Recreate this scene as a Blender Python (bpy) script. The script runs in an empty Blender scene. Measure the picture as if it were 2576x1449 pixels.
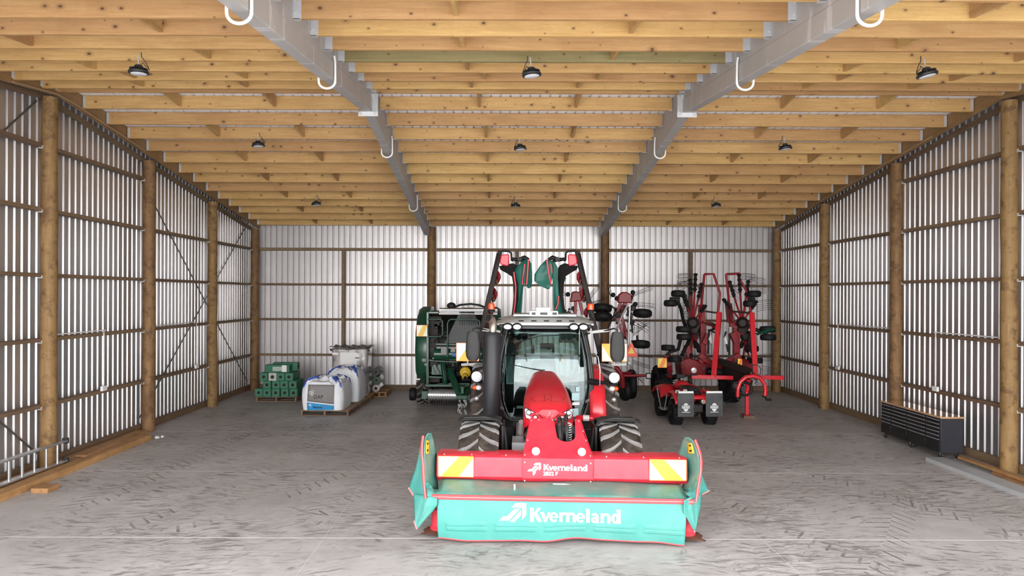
import bpy, bmesh, math, random
from mathutils import Vector, Matrix, noise as mnoise
R = math.radians
PI = math.pi
random.seed(7)
scn = bpy.context.scene
COL = scn.collection

# ------------------------------------------------------------------ camera
cam_d = bpy.data.cameras.new('camera'); cam = bpy.data.objects.new('camera', cam_d); COL.objects.link(cam)
F = 1720.0; VX, VY = 1257.0, 742.0; HC = 3.2; ROLL = 0.0035
cam_d.sensor_width = 36; cam_d.lens = F / 2576 * 36
cam_d.shift_x = (1288 - VX) / 2576; cam_d.shift_y = (VY - 724.5) / 2576
cam.matrix_world = Matrix.Translation((0, 0, HC)) @ Matrix.Rotation(R(90), 4, 'X') @ Matrix.Rotation(ROLL, 4, 'Z')
cam_d.clip_end = 500
scn.camera = cam

# ------------------------------------------------------------------ overcast sky, exposure
w = bpy.data.worlds.new('sky'); scn.world = w; w.use_nodes = True
nt = w.node_tree; nt.nodes.clear()
o_ = nt.nodes.new('ShaderNodeOutputWorld'); bg = nt.nodes.new('ShaderNodeBackground')
tc = nt.nodes.new('ShaderNodeTexCoord'); sp = nt.nodes.new('ShaderNodeSeparateXYZ'); rp = nt.nodes.new('ShaderNodeValToRGB')
nz = nt.nodes.new('ShaderNodeTexNoise'); nz.inputs['Scale'].default_value = 2.2; nz.inputs['Detail'].default_value = 5
mx = nt.nodes.new('ShaderNodeMix'); mx.data_type = 'RGBA'; mx.blend_type = 'MULTIPLY'; mx.inputs[0].default_value = 0.35
nt.links.new(tc.outputs['Generated'], sp.inputs[0]); nt.links.new(sp.outputs[2], rp.inputs[0])
nt.links.new(tc.outputs['Generated'], nz.inputs['Vector'])
rp.color_ramp.elements[0].position = 0.0; rp.color_ramp.elements[0].color = (1.0, 0.985, 0.965, 1)
rp.color_ramp.elements[1].position = 0.9; rp.color_ramp.elements[1].color = (0.74, 0.79, 0.88, 1)
nt.links.new(rp.outputs[0], mx.inputs[6]); nt.links.new(nz.outputs[0], mx.inputs[7])
nt.links.new(mx.outputs[2], bg.inputs[0]); bg.inputs[1].default_value = 2.6
nt.links.new(bg.outputs[0], o_.inputs[0])
scn.view_settings.view_transform = 'Standard'; scn.view_settings.look = 'None'
scn.view_settings.exposure = 2.15; scn.view_settings.gamma = 1.0
scn.view_settings.use_curve_mapping = False

# ------------------------------------------------------------------ helpers
def W(px, py, Y):
    """world point seen at pixel (px, py) of the photograph at distance Y"""
    dx, dy = px - VX, py - VY
    dx, dy = dx + ROLL * dy, dy - ROLL * dx
    return Vector((dx * Y / F, Y, HC - dy * Y / F))

def new_mat(name):
    m = bpy.data.materials.new(name); m.use_nodes = True
    nt = m.node_tree; b = nt.nodes['Principled BSDF']
    return m, nt, b

def nd(nt, t, **kw):
    n = nt.nodes.new(t)
    for k, v in kw.items():
        if k.startswith('i_'):
            n.inputs[k[2:].replace('_', ' ')].default_value = v
        else: setattr(n, k, v)
    return n

def mth(nt, op, a, b=None, c=None, clamp=False):
    n = nt.nodes.new('ShaderNodeMath'); n.operation = op; n.use_clamp = clamp
    for i, v in enumerate((a, b, c)):
        if v is None: continue
        if isinstance(v, (int, float)): n.inputs[i].default_value = v
        else: nt.links.new(v, n.inputs[i])
    return n.outputs[0]

def mixc(nt, f, a, b, mode='MIX'):
    n = nt.nodes.new('ShaderNodeMix'); n.data_type = 'RGBA'; n.blend_type = mode
    for i, v in ((0, f), (6, a), (7, b)):
        if isinstance(v, (int, float)): n.inputs[i].default_value = v
        elif isinstance(v, tuple): n.inputs[i].default_value = (*v, 1) if len(v) == 3 else v
        else: nt.links.new(v, n.inputs[i])
    return n.outputs[2]

def ramp(nt, f, stops):
    n = nt.nodes.new('ShaderNodeValToRGB'); nt.links.new(f, n.inputs[0])
    e = n.color_ramp.elements
    while len(e) < len(stops): e.new(0.5)
    for i, (p, c) in enumerate(stops):
        e[i].position = p; e[i].color = (*c, 1) if len(c) == 3 else c
    return n.outputs[0]

def coords(nt, scale=(1, 1, 1), kind='Object', rnd=False):
    t = nt.nodes.new('ShaderNodeTexCoord'); m = nt.nodes.new('ShaderNodeMapping')
    nt.links.new(t.outputs[kind], m.inputs[0]); m.inputs['Scale'].default_value = scale
    if rnd:
        oi = nt.nodes.new('ShaderNodeObjectInfo'); v = nt.nodes.new('ShaderNodeVectorMath'); v.operation = 'SCALE'
        v.inputs[0].default_value = (37, 53, 71); nt.links.new(oi.outputs['Random'], v.inputs['Scale'])
        nt.links.new(v.outputs[0], m.inputs['Location'])
    return m.outputs[0]

def noise_(nt, vec, scale, detail=4, rough=0.55):
    n = nt.nodes.new('ShaderNodeTexNoise'); n.inputs['Scale'].default_value = scale
    n.inputs['Detail'].default_value = detail; n.inputs['Roughness'].default_value = rough
    nt.links.new(vec, n.inputs['Vector']); return n.outputs[0]

def bump(nt, b, h, strength=0.3, dist=0.01):
    n = nt.nodes.new('ShaderNodeBump'); n.inputs['Strength'].default_value = strength; n.inputs['Distance'].default_value = dist
    nt.links.new(h, n.inputs['Height']); nt.links.new(n.outputs[0], b.inputs['Normal'])

def paint(name, c, rough=0.4, metal=0.0, dirt=0.25, dc=(0.12, 0.10, 0.08), scale=3.0, coat=0.0, bmp=0.0):
    """coloured surface with a worn, dusty patchiness"""
    m, nt, b = new_mat(name)
    v = coords(nt)
    n1 = noise_(nt, v, scale, 8, 0.65)
    f = mth(nt, 'MULTIPLY', ramp(nt, n1, [(0.42, (0, 0, 0)), (0.75, (1, 1, 1))]), dirt)
    col = mixc(nt, f, c, dc)
    nt.links.new(col, b.inputs['Base Color'])
    nt.links.new(mth(nt, 'MULTIPLY_ADD', n1, 0.25, rough - 0.12, clamp=True), b.inputs['Roughness'])
    b.inputs['Metallic'].default_value = metal
    b.inputs['Coat Weight'].default_value = coat; b.inputs['Coat Roughness'].default_value = 0.12
    if bmp: bump(nt, b, noise_(nt, v, scale * 12, 4), bmp, 0.004)
    return m

def emis(name, c, s):
    m, nt, b = new_mat(name)
    b.inputs['Base Color'].default_value = (*c, 1); b.inputs['Emission Color'].default_value = (*c, 1)
    b.inputs['Emission Strength'].default_value = s; b.inputs['Roughness'].default_value = 0.3
    return m

class MB:
    def __init__(s): s.v = []; s.f = []
    def add(s, vs, fs):
        o = len(s.v); s.v += [tuple(v) for v in vs]; s.f += [tuple(i + o for i in f) for f in fs]; return s
    def box(s, c, d, rot=None):
        hx, hy, hz = d[0] / 2, d[1] / 2, d[2] / 2
        vs = [Vector((x, y, z)) for x in (-hx, hx) for y in (-hy, hy) for z in (-hz, hz)]
        if rot: 
            M = Matrix.Rotation(rot[2], 3, 'Z') @ Matrix.Rotation(rot[1], 3, 'Y') @ Matrix.Rotation(rot[0], 3, 'X')
            vs = [M @ v for v in vs]
        c = Vector(c)
        return s.add([v + c for v in vs], [(0, 1, 3, 2), (4, 6, 7, 5), (0, 4, 5, 1), (2, 3, 7, 6), (0, 2, 6, 4), (1, 5, 7, 3)])
    def beam(s, p0, p1, w, h, up=(0, 0, 1)):
        p0, p1 = Vector(p0), Vector(p1); d = (p1 - p0).normalized(); up = Vector(up)
        if abs(d.dot(up)) > 0.98: up = Vector((0, 1, 0))
        x = d.cross(up).normalized(); z = x.cross(d).normalized()
        vs = []
        for p in (p0, p1):
            for a, b in ((-1, -1), (1, -1), (1, 1), (-1, 1)): vs.append(p + x * a * w / 2 + z * b * h / 2)
        return s.add(vs, [(3, 2, 1, 0), (4, 5, 6, 7), (0, 1, 5, 4), (1, 2, 6, 5), (2, 3, 7, 6), (3, 0, 4, 7)])
    def tube(s, pts, r, seg=10, closed=False, cap=True):
        pts = [Vector(p) for p in pts]; n = len(pts)
        rs = r if isinstance(r, (list, tuple)) else [r] * n
        ds = []
        for i in range(n):
            if closed: d = pts[(i + 1) % n] - pts[i - 1]
            else: d = pts[min(i + 1, n - 1)] - pts[max(i - 1, 0)]
            ds.append(d.normalized())
        u = Vector((0, 0, 1)) if abs(ds[0].z) < 0.9 else Vector((1, 0, 0))
        u = (u - ds[0] * u.dot(ds[0])).normalized(); vs = []
        for i in range(n):
            u = (u - ds[i] * u.dot(ds[i])).normalized(); v = ds[i].cross(u)
            for k in range(seg):
                a = 2 * PI * k / seg; vs.append(pts[i] + (u * math.cos(a) + v * math.sin(a)) * rs[i])
        fs = []
        for i in range(n if closed else n - 1):
            j = (i + 1) % n
            for k in range(seg):
                l = (k + 1) % seg; fs.append((i * seg + k, i * seg + l, j * seg + l, j * seg + k))
        if cap and not closed: fs += [tuple(range(seg))[::-1], tuple((n - 1) * seg + k for k in range(seg))]
        return s.add(vs, fs)
    def cyl(s, p0, p1, r0, r1=None, seg=20): return s.tube([p0, p1], [r0, r0 if r1 is None else r1], seg)
    def lathe(s, prof, c=(0, 0, 0), axis=(0, 0, 1), seg=24, closed=False):
        """prof: list of (radius, along-axis)"""
        a = Vector(axis).normalized(); u = Vector((0, 0, 1)) if abs(a.z) < 0.9 else Vector((1, 0, 0))
        u = (u - a * u.dot(a)).normalized(); v = a.cross(u); c = Vector(c); vs = []; n = len(prof)
        for r, h in prof:
            for k in range(seg):
                t = 2 * PI * k / seg; vs.append(c + a * h + (u * math.cos(t) + v * math.sin(t)) * r)
        fs = []
        for i in range(n if closed else n - 1):
            j = (i + 1) % n
            for k in range(seg):
                l = (k + 1) % seg; fs.append((i * seg + k, i * seg + l, j * seg + l, j * seg + k))
        if not closed: fs += [tuple(range(seg))[::-1], tuple((n - 1) * seg + k for k in range(seg))]
        return s.add(vs, fs)
    def ell(s, c, r, seg=16, rings=10):
        c = Vector(c); vs = [c + Vector((0, 0, -r[2]))]; 
        for i in range(1, rings):
            t = -PI / 2 + PI * i / rings
            for k in range(seg):
                a = 2 * PI * k / seg
                vs.append(c + Vector((math.cos(t) * math.cos(a) * r[0], math.cos(t) * math.sin(a) * r[1], math.sin(t) * r[2])))
        vs.append(c + Vector((0, 0, r[2]))); fs = []; top = len(vs) - 1
        for k in range(seg):
            l = (k + 1) % seg; fs.append((0, 1 + l, 1 + k)); b = 1 + (rings - 2) * seg; fs.append((top, b + k, b + l))
        for i in range(rings - 2):
            for k in range(seg):
                l = (k + 1) % seg; a = 1 + i * seg; fs.append((a + k, a + l, a + seg + l, a + seg + k))
        return s.add(vs, fs)
    def prism(s, poly, t, M=None):
        """poly: outline in local xz (list of (x, z)); extruded from y=0 to y=t; M maps to place"""
        n = len(poly); vs = [Vector((x, 0, z)) for x, z in poly] + [Vector((x, t, z)) for x, z in poly]
        if M is not None: vs = [M @ v for v in vs]
        fs = [tuple(range(n)), tuple(range(2 * n - 1, n - 1, -1))]
        fs += [(i, i + n, (i + 1) % n + n, (i + 1) % n) for i in range(n)]
        return s.add(vs, fs)
    def grid(s, g):
        """g: rows of points"""
        h, w_ = len(g), len(g[0])
        return s.add([p for row in g for p in row],
                     [(i * w_ + j, i * w_ + j + 1, (i + 1) * w_ + j + 1, (i + 1) * w_ + j) for i in range(h - 1) for j in range(w_ - 1)])
    def build(s, name, mat, parent=None, bev=0.0, smooth=35, solid=0.0, sub=0, loc=None):
        me = bpy.data.meshes.new(name); me.from_pydata(s.v, [], s.f); me.update()
        bm = bmesh.new(); bm.from_mesh(me)
        if solid == 0: bmesh.ops.recalc_face_normals(bm, faces=bm.faces)
        bm.to_mesh(me); bm.free()
        me.materials.append(mat)
        if smooth: me.shade_smooth(); me.set_sharp_from_angle(angle=R(smooth))
        o = bpy.data.objects.new(name, me); COL.objects.link(o)
        if parent: o.parent = parent
        if loc is not None: o.location = loc
        if bev:
            m = o.modifiers.new('bevel', 'BEVEL'); m.width = bev; m.segments = 2; m.limit_method = 'ANGLE'; m.angle_limit = R(40)
        if solid:
            m = o.modifiers.new('solid', 'SOLIDIFY'); m.thickness = abs(solid); m.offset = 0
        if sub:
            m = o.modifiers.new('sub', 'SUBSURF'); m.levels = sub; m.render_levels = sub
        return o

def tag(o, label=None, cat=None, group=None, kind=None):
    if label: o['label'] = label
    if cat: o['category'] = cat
    if group: o['group'] = group
    if kind: o['kind'] = kind
    return o

def thing(name, label, cat, loc=(0, 0, 0), rz=0.0, group=None):
    o = bpy.data.objects.new(name, None); COL.objects.link(o); o.location = loc; o.rotation_euler = (0, 0, rz)
    o.empty_display_size = 0.2
    return tag(o, label, cat, group)

def kids(o): return [c for c in bpy.data.objects if c.parent == o]
def copy_tree(o, parent=None):
    ch = kids(o)
    c = o.copy(); COL.objects.link(c)
    if parent: c.parent = parent
    for k in ch: copy_tree(k, c)
    return c

def text_mesh(body, size, M, depth=0.0015, offset=0.0, align='CENTER', warp=None, spacing=1.0):
    """letters as a mesh-builder in the plane given by M (local x right, local z up)"""
    cu = bpy.data.curves.new('t', 'FONT'); cu.body = body; cu.size = size; cu.extrude = depth; cu.offset = offset
    cu.align_x = align; cu.align_y = 'CENTER'; cu.space_character = spacing; cu.resolution_u = 4
    ob = bpy.data.objects.new('t', cu); COL.objects.link(ob)
    dg = bpy.context.evaluated_depsgraph_get(); me = bpy.data.meshes.new_from_object(ob.evaluated_get(dg))
    mb = MB()
    vs = []
    for v in me.vertices:
        p = Vector((v.co.x, -v.co.z, v.co.y)); p = M @ p
        vs.append(warp(p) if warp else p)
    mb.add(vs, [tuple(p.vertices) for p in me.polygons])
    bpy.data.objects.remove(ob); bpy.data.curves.remove(cu); bpy.data.meshes.remove(me)
    return mb
# ------------------------------------------------------------------ shed materials
def wood_mat(name, c1, c2, knot=(0.085, 0.035, 0.015), grain=(0.5, 6, 6), stain=0.4, rough=0.65, kv=(2.9, 2.9, 4.2), seg=None, blot=0.0):
    m, nt, b = new_mat(name)
    v = coords(nt, grain, rnd=True)
    n = noise_(nt, v, 3.0, 7, 0.65)
    col = mixc(nt, ramp(nt, n, [(0.3, (0, 0, 0)), (0.7, (1, 1, 1))]), c1, c2)
    # knots, bending the growth lines around them
    vo = nt.nodes.new('ShaderNodeTexVoronoi'); vo.inputs['Scale'].default_value = 1.0
    if seg:
        vo.voronoi_dimensions = '2D'; sk = nt.nodes.new('ShaderNodeSeparateXYZ'); ck = nt.nodes.new('ShaderNodeCombineXYZ')
        nt.links.new(coords(nt, kv, rnd=True), sk.inputs[0]); nt.links.new(sk.outputs[0], ck.inputs[0]); nt.links.new(sk.outputs[2], ck.inputs[1]); nt.links.new(ck.outputs[0], vo.inputs['Vector'])
    else: nt.links.new(coords(nt, kv, rnd=True), vo.inputs['Vector'])
    sc = nt.nodes.new('ShaderNodeSeparateColor'); nt.links.new(vo.outputs['Color'], sc.inputs[0])
    d = vo.outputs['Distance']
    vv = coords(nt, (0.6 * grain[0] / 0.5, 3.2 * grain[1] / 6, 3.2 * grain[2] / 6), rnd=True)
    wv = mth(nt, 'ADD', noise_(nt, vv, 4.0, 3, 0.4), mth(nt, 'MULTIPLY', ramp(nt, d, [(0.0, (1, 1, 1)), (0.4, (0, 0, 0))]), 0.30))
    ln = ramp(nt, mth(nt, 'FRACT', mth(nt, 'MULTIPLY', wv, 10.0)), [(0.0, (1, 1, 1)), (0.12, (0, 0, 0)), (0.88, (0, 0, 0)), (1.0, (1, 1, 1))])
    col = mixc(nt, mth(nt, 'MULTIPLY', ln, 0.30), col, tuple(x * 0.5 for x in c1))
    # finger-jointed lengths of different tone
    if seg:
        t = nt.nodes.new('ShaderNodeTexCoord'); sx = nt.nodes.new('ShaderNodeSeparateXYZ'); nt.links.new(t.outputs['Object'], sx.inputs[0])
        oi2 = nt.nodes.new('ShaderNodeObjectInfo'); wn = nt.nodes.new('ShaderNodeTexWhiteNoise'); wn.noise_dimensions = '2D'
        cb = nt.nodes.new('ShaderNodeCombineXYZ'); nt.links.new(mth(nt, 'FLOOR', mth(nt, 'MULTIPLY_ADD', oi2.outputs['Random'], 7.0, mth(nt, 'MULTIPLY', sx.outputs[0], seg))), cb.inputs[0]); nt.links.new(oi2.outputs['Random'], cb.inputs[1])
        nt.links.new(cb.outputs[0], wn.inputs['Vector'])
        col = mixc(nt, mth(nt, 'MULTIPLY', wn.outputs[0], 0.30), col, tuple(a * f for a, f in zip(c1, (0.62, 0.52, 0.42))))
    # stains, darker blotches
    s_ = noise_(nt, coords(nt, (0.8, 1.6, 1.6), rnd=True), 1.7, 5, 0.6)
    col = mixc(nt, mth(nt, 'MULTIPLY', ramp(nt, s_, [(0.47, (0, 0, 0)), (0.68, (1, 1, 1))]), stain), col, tuple(a * f for a, f in zip(c1, (0.55, 0.45, 0.35))))
    if blot:
        s2 = noise_(nt, coords(nt, (1, 1, 1), rnd=True), 5.0, 6, 0.7)
        col = mixc(nt, mth(nt, 'MULTIPLY', ramp(nt, s2, [(0.5, (0, 0, 0)), (0.64, (1, 1, 1))]), blot), col, tuple(a * f for a, f in zip(c1, (0.30, 0.24, 0.2))))
    on = mth(nt, 'GREATER_THAN', sc.outputs[0], 0.30)
    dist = mth(nt, 'ADD', mth(nt, 'DIVIDE', d, mth(nt, 'MULTIPLY_ADD', mth(nt, 'MULTIPLY', sc.outputs[1], sc.outputs[1]), 0.9, 0.25)), mth(nt, 'MULTIPLY', mth(nt, 'SUBTRACT', n, .35), 0.16))
    k = ramp(nt, dist, [(0.075, (1, 1, 1)), (0.115, (0.35, 0.35, 0.35)), (0.26, (0, 0, 0))])
    col = mixc(nt, mth(nt, 'MULTIPLY', mth(nt, 'MULTIPLY', k, on), 0.92), col, knot)
    oi = nt.nodes.new('ShaderNodeObjectInfo')
    hs = nt.nodes.new('ShaderNodeHueSaturation'); nt.links.new(col, hs.inputs['Color'])
    nt.links.new(mth(nt, 'MULTIPLY_ADD', oi.outputs['Random'], 0.30, 0.82), hs.inputs['Value'])
    nt.links.new(mth(nt, 'MULTIPLY_ADD', oi.outputs['Random'], 0.016, 0.49), hs.inputs['Hue'])
    nt.links.new(hs.outputs[0], b.inputs['Base Color']); b.inputs['Roughness'].default_value = rough
    bump(nt, b, n, 0.25, 0.004)
    return m

M = {}
M['purlin'] = wood_mat('pine_purlin', (0.64, 0.41, 0.165), (0.47, 0.265, 0.088), grain=(0.5, 6, 9), seg=0.55)
M['purlin_green'] = wood_mat('treated_green_purlin', (0.30, 0.24, 0.10), (0.20, 0.17, 0.08), grain=(0.5, 6, 9), seg=0.5)
M['rafter_wood'] = wood_mat('pine_side_rafter', (0.34, 0.20, 0.08), (0.22, 0.125, 0.05), grain=(6, 0.5, 9))
M['post'] = wood_mat('round_post', (0.33, 0.195, 0.075), (0.19, 0.105, 0.04), grain=(5, 5, 0.5), stain=0.7, kv=(4.0, 4.0, 3.0), blot=0.8)
M['girt'] = wood_mat('wall_girt', (0.25, 0.165, 0.095), (0.155, 0.10, 0.058), grain=(0.5, 0.5, 6))
M['timber'] = wood_mat('stacked_timber', (0.50, 0.28, 0.12), (0.34, 0.17, 0.065), grain=(6, 0.5, 6), stain=0.5, blot=0.3)
M['timber_x'] = wood_mat('pallet_timber', (0.27, 0.18, 0.115), (0.16, 0.10, 0.065), grain=(0.6, 6, 6), stain=0.5)

def metal_sheet(name, c, rough, metal=1.0):
    m, nt, b = new_mat(name)
    v = coords(nt, (1, 1, 0.35))
    n = noise_(nt, v, 2.5, 5, 0.6)
    nt.links.new(mixc(nt, n, tuple(x * 0.9 for x in c), tuple(min(1, x * 1.08) for x in c)), b.inputs['Base Color'])
    nt.links.new(mth(nt, 'MULTIPLY_ADD', n, 0.14, rough - 0.07), b.inputs['Roughness'])
    b.inputs['Metallic'].default_value = metal
    return m
M['sheet'] = metal_sheet('zincalume_wall_sheet', (0.56, 0.54, 0.54), 0.40, 0.84)
M['roof'] = metal_sheet('pale_roof_sheet', (0.90, 0.90, 0.94), 0.5, 0.15)
def beam_mat():
    m, nt, b = new_mat('galvanised_beam'); v = coords(nt, (1, 5, 0.7)); n1 = noise_(nt, v, 1.1, 4, 0.55); n2 = noise_(nt, coords(nt), 3, 6, 0.6)
    c = mixc(nt, n2, (0.36, 0.34, 0.32), (0.47, 0.45, 0.43))
    c = mixc(nt, mth(nt, 'MULTIPLY', ramp(nt, n1, [(0.58, (0, 0, 0)), (0.63, (1, 1, 1))]), 0.55), c, (0.66, 0.65, 0.65))
    nt.links.new(c, b.inputs['Base Color']); b.inputs['Metallic'].default_value = 0.15; b.inputs['Roughness'].default_value = 0.5
    return m
M['steel'] = beam_mat()
M['galv'] = paint('galvanised_plate', (0.66, 0.67, 0.68), 0.42, 0.5, 0.2, (0.4, 0.4, 0.4), 6)
M['white_pl'] = paint('white_plastic', (0.85, 0.85, 0.84), 0.4, 0, 0.05)
M['strap'] = paint('dark_steel_strap', (0.16, 0.155, 0.15), 0.5, 0.6, 0.2)
M['cable'] = paint('brown_conduit', (0.42, 0.28, 0.17), 0.5, 0, 0.1)
M['black'] = paint('black_plastic', (0.018, 0.018, 0.02), 0.42, 0, 0.3, (0.06, 0.055, 0.05), 6)
M['chrome'] = paint('chrome', (0.75, 0.75, 0.76), 0.2, 1.0, 0.05)

# ------------------------------------------------------------------ concrete floor with tyre marks and saw cuts
def floor_mat():
    m, nt, b = new_mat('concrete_floor')
    t = nt.nodes.new('ShaderNodeTexCoord'); P = t.outputs['Object']
    sx = nt.nodes.new('ShaderNodeSeparateXYZ'); nt.links.new(P, sx.inputs[0]); X, Yc = sx.outputs[0], sx.outputs[1]
    big = noise_(nt, P, 0.5, 6, 0.6); mid = noise_(nt, P, 3.2, 6, 0.7)
    col = mixc(nt, ramp(nt, big, [(0.35, (0, 0, 0)), (0.65, (1, 1, 1))]), (0.40, 0.375, 0.355), (0.53, 0.505, 0.485))
    col = mixc(nt, ramp(nt, mid, [(0.4, (0, 0, 0)), (0.7, (1, 1, 1))]), col, mixc(nt, 0.5, col, (0.64, 0.62, 0.60)))
    # scuffs left by tyre lugs: short soft strokes in several directions, gathered where the traffic turns
    warp = nt.nodes.new('ShaderNodeTexNoise'); warp.inputs['Scale'].default_value = 1.3; warp.inputs['Detail'].default_value = 3; nt.links.new(P, warp.inputs['Vector'])
    wv = nt.nodes.new('ShaderNodeVectorMath'); wv.operation = 'MULTIPLY_ADD'; nt.links.new(warp.outputs['Color'], wv.inputs[0]); wv.inputs[1].default_value = (.35, .35, 0); nt.links.new(P, wv.inputs[2])
    dark = None
    for ang, sc, lo, hi, amt, ms in ((0.10, (2.6, 13.0, 1), .50, .62, .95, .40), (-0.30, (2.8, 13.0, 1), .51, .62, .95, .55), (0.45, (3.0, 12.0, 1), .53, .63, .85, .7), (1.1, (3.2, 11.0, 1), .57, .65, .7, .9)):
        mp = nt.nodes.new('ShaderNodeMapping'); nt.links.new(wv.outputs[0], mp.inputs[0])
        mp.vector_type = 'TEXTURE'; mp.inputs['Rotation'].default_value = (0, 0, ang); mp.inputs['Scale'].default_value = tuple(1 / q for q in sc)
        k = ramp(nt, noise_(nt, mp.outputs[0], 1.0, 5, 0.62), [(lo, (0, 0, 0)), (hi, (1, 1, 1))])
        pm = ramp(nt, noise_(nt, mp.inputs[0].links[0].from_socket, ms, 4, 0.6), [(0.44, (0, 0, 0)), (0.58, (1, 1, 1))])
        k = mth(nt, 'MULTIPLY', mth(nt, 'MULTIPLY', k, pm), amt)
        dark = k if dark is None else mth(nt, 'MAXIMUM', dark, k)
    sm = noise_(nt, coords(nt, (0.4, 0.7, 1)), 1.1, 7, 0.65)
    smask = ramp(nt, sm, [(0.45, (0, 0, 0)), (0.66, (1, 1, 1))])
    # chevron tyre tracks: (x0, y0, heading, curvature, half width)
    for x0, y0, a, cv, hw in ((-6.0, 13.6, 0.06, 0.012, 0.28), (-4.3, 13.2, 0.12, 0.03, 0.28), (-2.6, 13.0, 0.32, 0.04, 0.28), (-1.8, 14.0, 0.1, 0.03, 0.27), (3.6, 11.0, -0.25, -0.03, 0.27), (5.4, 13.0, -0.5, 0.02, 0.3), (-5.8, 15.5, 0.9, 0.05, 0.27), (4.3, 8.0, 0.7, 0.03, 0.3)):
        dx = mth(nt, 'SUBTRACT', X, x0); dy = mth(nt, 'SUBTRACT', Yc, y0)
        u = mth(nt, 'ADD', mth(nt, 'MULTIPLY', dx, math.cos(a)), mth(nt, 'MULTIPLY', dy, -math.sin(a)))
        v = mth(nt, 'ADD', mth(nt, 'MULTIPLY', dx, math.sin(a)), mth(nt, 'MULTIPLY', dy, math.cos(a)))
        u = mth(nt, 'ADD', u, mth(nt, 'MULTIPLY', mth(nt, 'MULTIPLY', v, v), cv))
        au = mth(nt, 'ABSOLUTE', u)
        side = mth(nt, 'MULTIPLY', mth(nt, 'GREATER_THAN', u, 0.0), 0.5)
        fr = mth(nt, 'FRACT', mth(nt, 'ADD', mth(nt, 'MULTIPLY', mth(nt, 'MULTIPLY_ADD', au, 0.75, v), 4.4), side))
        lug = mth(nt, 'LESS_THAN', fr, 0.2)
        inside = mth(nt, 'LESS_THAN', au, hw); rng = mth(nt, 'LESS_THAN', mth(nt, 'ABSOLUTE', v), 4.2)
        k = mth(nt, 'MULTIPLY', mth(nt, 'MULTIPLY', lug, inside), mth(nt, 'MULTIPLY', rng, ramp(nt, mid, [(0.35, (0, 0, 0)), (0.55, (1, 1, 1))])))
        pm = ramp(nt, noise_(nt, P, 0.9, 3, 0.5), [(0.40, (0, 0, 0)), (0.52, (1, 1, 1))])
        dark = mth(nt, 'MAXIMUM', dark, mth(nt, 'MULTIPLY', k, pm))
    dark = mth(nt, 'MAXIMUM', dark, mth(nt, 'MULTIPLY', smask, 0.30))
    col = mixc(nt, mth(nt, 'MULTIPLY', dark, 0.78), col, (0.125, 0.108, 0.098))
    # pale saw-cut joints
    jm = None
    for y in (7.1, 8.98, 12.35, 15.9, 19.4):
        k = mth(nt, 'LESS_THAN', mth(nt, 'ABSOLUTE', mth(nt, 'SUBTRACT', Yc, y)), 0.013 if y > 7.5 else 0.009)
        jm = k if jm is None else mth(nt, 'MAXIMUM', jm, k)
    for x in (-2.3, 3.46):
        k = mth(nt, 'LESS_THAN', mth(nt, 'ABSOLUTE', mth(nt, 'SUBTRACT', X, x)), 0.004)
        jm = mth(nt, 'MAXIMUM', jm, mth(nt, 'MULTIPLY', k, 0.5))
    col = mixc(nt, mth(nt, 'MULTIPLY', jm, 0.85), col, (0.78, 0.76, 0.74))
    nt.links.new(col, b.inputs['Base Color'])
    nt.links.new(mth(nt, 'MULTIPLY_ADD', mid, 0.35, 0.32), b.inputs['Roughness'])
    b.inputs['Specular IOR Level'].default_value = 0.35
    bump(nt, b, mid, 0.15, 0.004)
    return m
M['floor'] = floor_mat()

# ------------------------------------------------------------------ shed dimensions (metres)
XL, XR = -8.42, 9.50          # cladding planes
YB, YF = 23.02, 2.0           # back cladding, open front
YR, ZR = 12.45, 7.10               # ridge line: distance, purlin-top height
def sl_(y): return 0.115 if y < YR else 0.134
def ztop(y): return ZR - sl_(y) * abs(y - YR)
PXL, PXR = -8.17, 9.24        # side post lines
XB = (-2.41, 3.40)            # steel rafters
POSTY = (22.8, 19.45, 15.93, 12.4, 8.9, 5.4, 2.1)

mb = MB(); mb.box(((XL + XR) / 2, 12.3, -0.1), (18.6, 22.6, 0.2))
fl = mb.build('floor', M['floor'], smooth=0); tag(fl, kind='structure')

mb = MB(); mb.box((0, -14.5, -0.14), (90, 31, 0.2)); mb.box((-29.5, 20, -0.14), (40, 38, 0.2)); mb.box((30.0, 20, -0.14), (40, 38, 0.2)); mb.box((0, 32, -0.14), (19, 16, 0.2))
tag(mb.build('floor', paint('pale_gravel', (0.74, 0.72, 0.69), 0.9, 0, 0.15, (0.5, 0.48, 0.45), 2.0), smooth=0), kind='structure')  # unseen ground outside, made pale and wide to bounce light onto the purlins
def rib_profile(a0, a1, pitch=0.19, mouth=0.062, bot=0.026):
    """positions along the sheet and outward depth (0 pan, 1 rib crest)"""
    out = []; a = a0
    while a < a1 - pitch:
        out += [(a, 0), (a + pitch - mouth, 0), (a + pitch - (mouth + bot) / 2, 1), (a + pitch - (mouth - bot) / 2, 1)]
        # two shallow stiffening swages in the pan
        a += pitch
    out += [(a, 0), (a1, 0)]
    return out
DEP = 0.030
mb = MB(); pr = rib_profile(YF, YB)
mb.grid([[(XL - d * DEP, y, -0.02) for y, d in pr], [(XL - d * DEP, y, ztop(y) + 0.03) for y, d in pr]])
tag(mb.build('wall_left', M['sheet'], smooth=0, solid=0.0015), kind='structure')
mb = MB()
mb.grid([[(XR + d * DEP, y, -0.02) for y, d in pr], [(XR + d * DEP, y, ztop(y) + 0.03) for y, d in pr]])
tag(mb.build('wall_right', M['sheet'], smooth=0, solid=0.0015), kind='structure')
mb = MB(); pr = rib_profile(XL, XR)
mb.grid([[(x, YB + d * DEP, -0.02) for x, d in pr], [(x, YB + d * DEP, ztop(YB) + 0.03) for x, d in pr]])
tag(mb.build('wall_back', M['sheet'], smooth=0, solid=0.0015), kind='structure')
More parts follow.
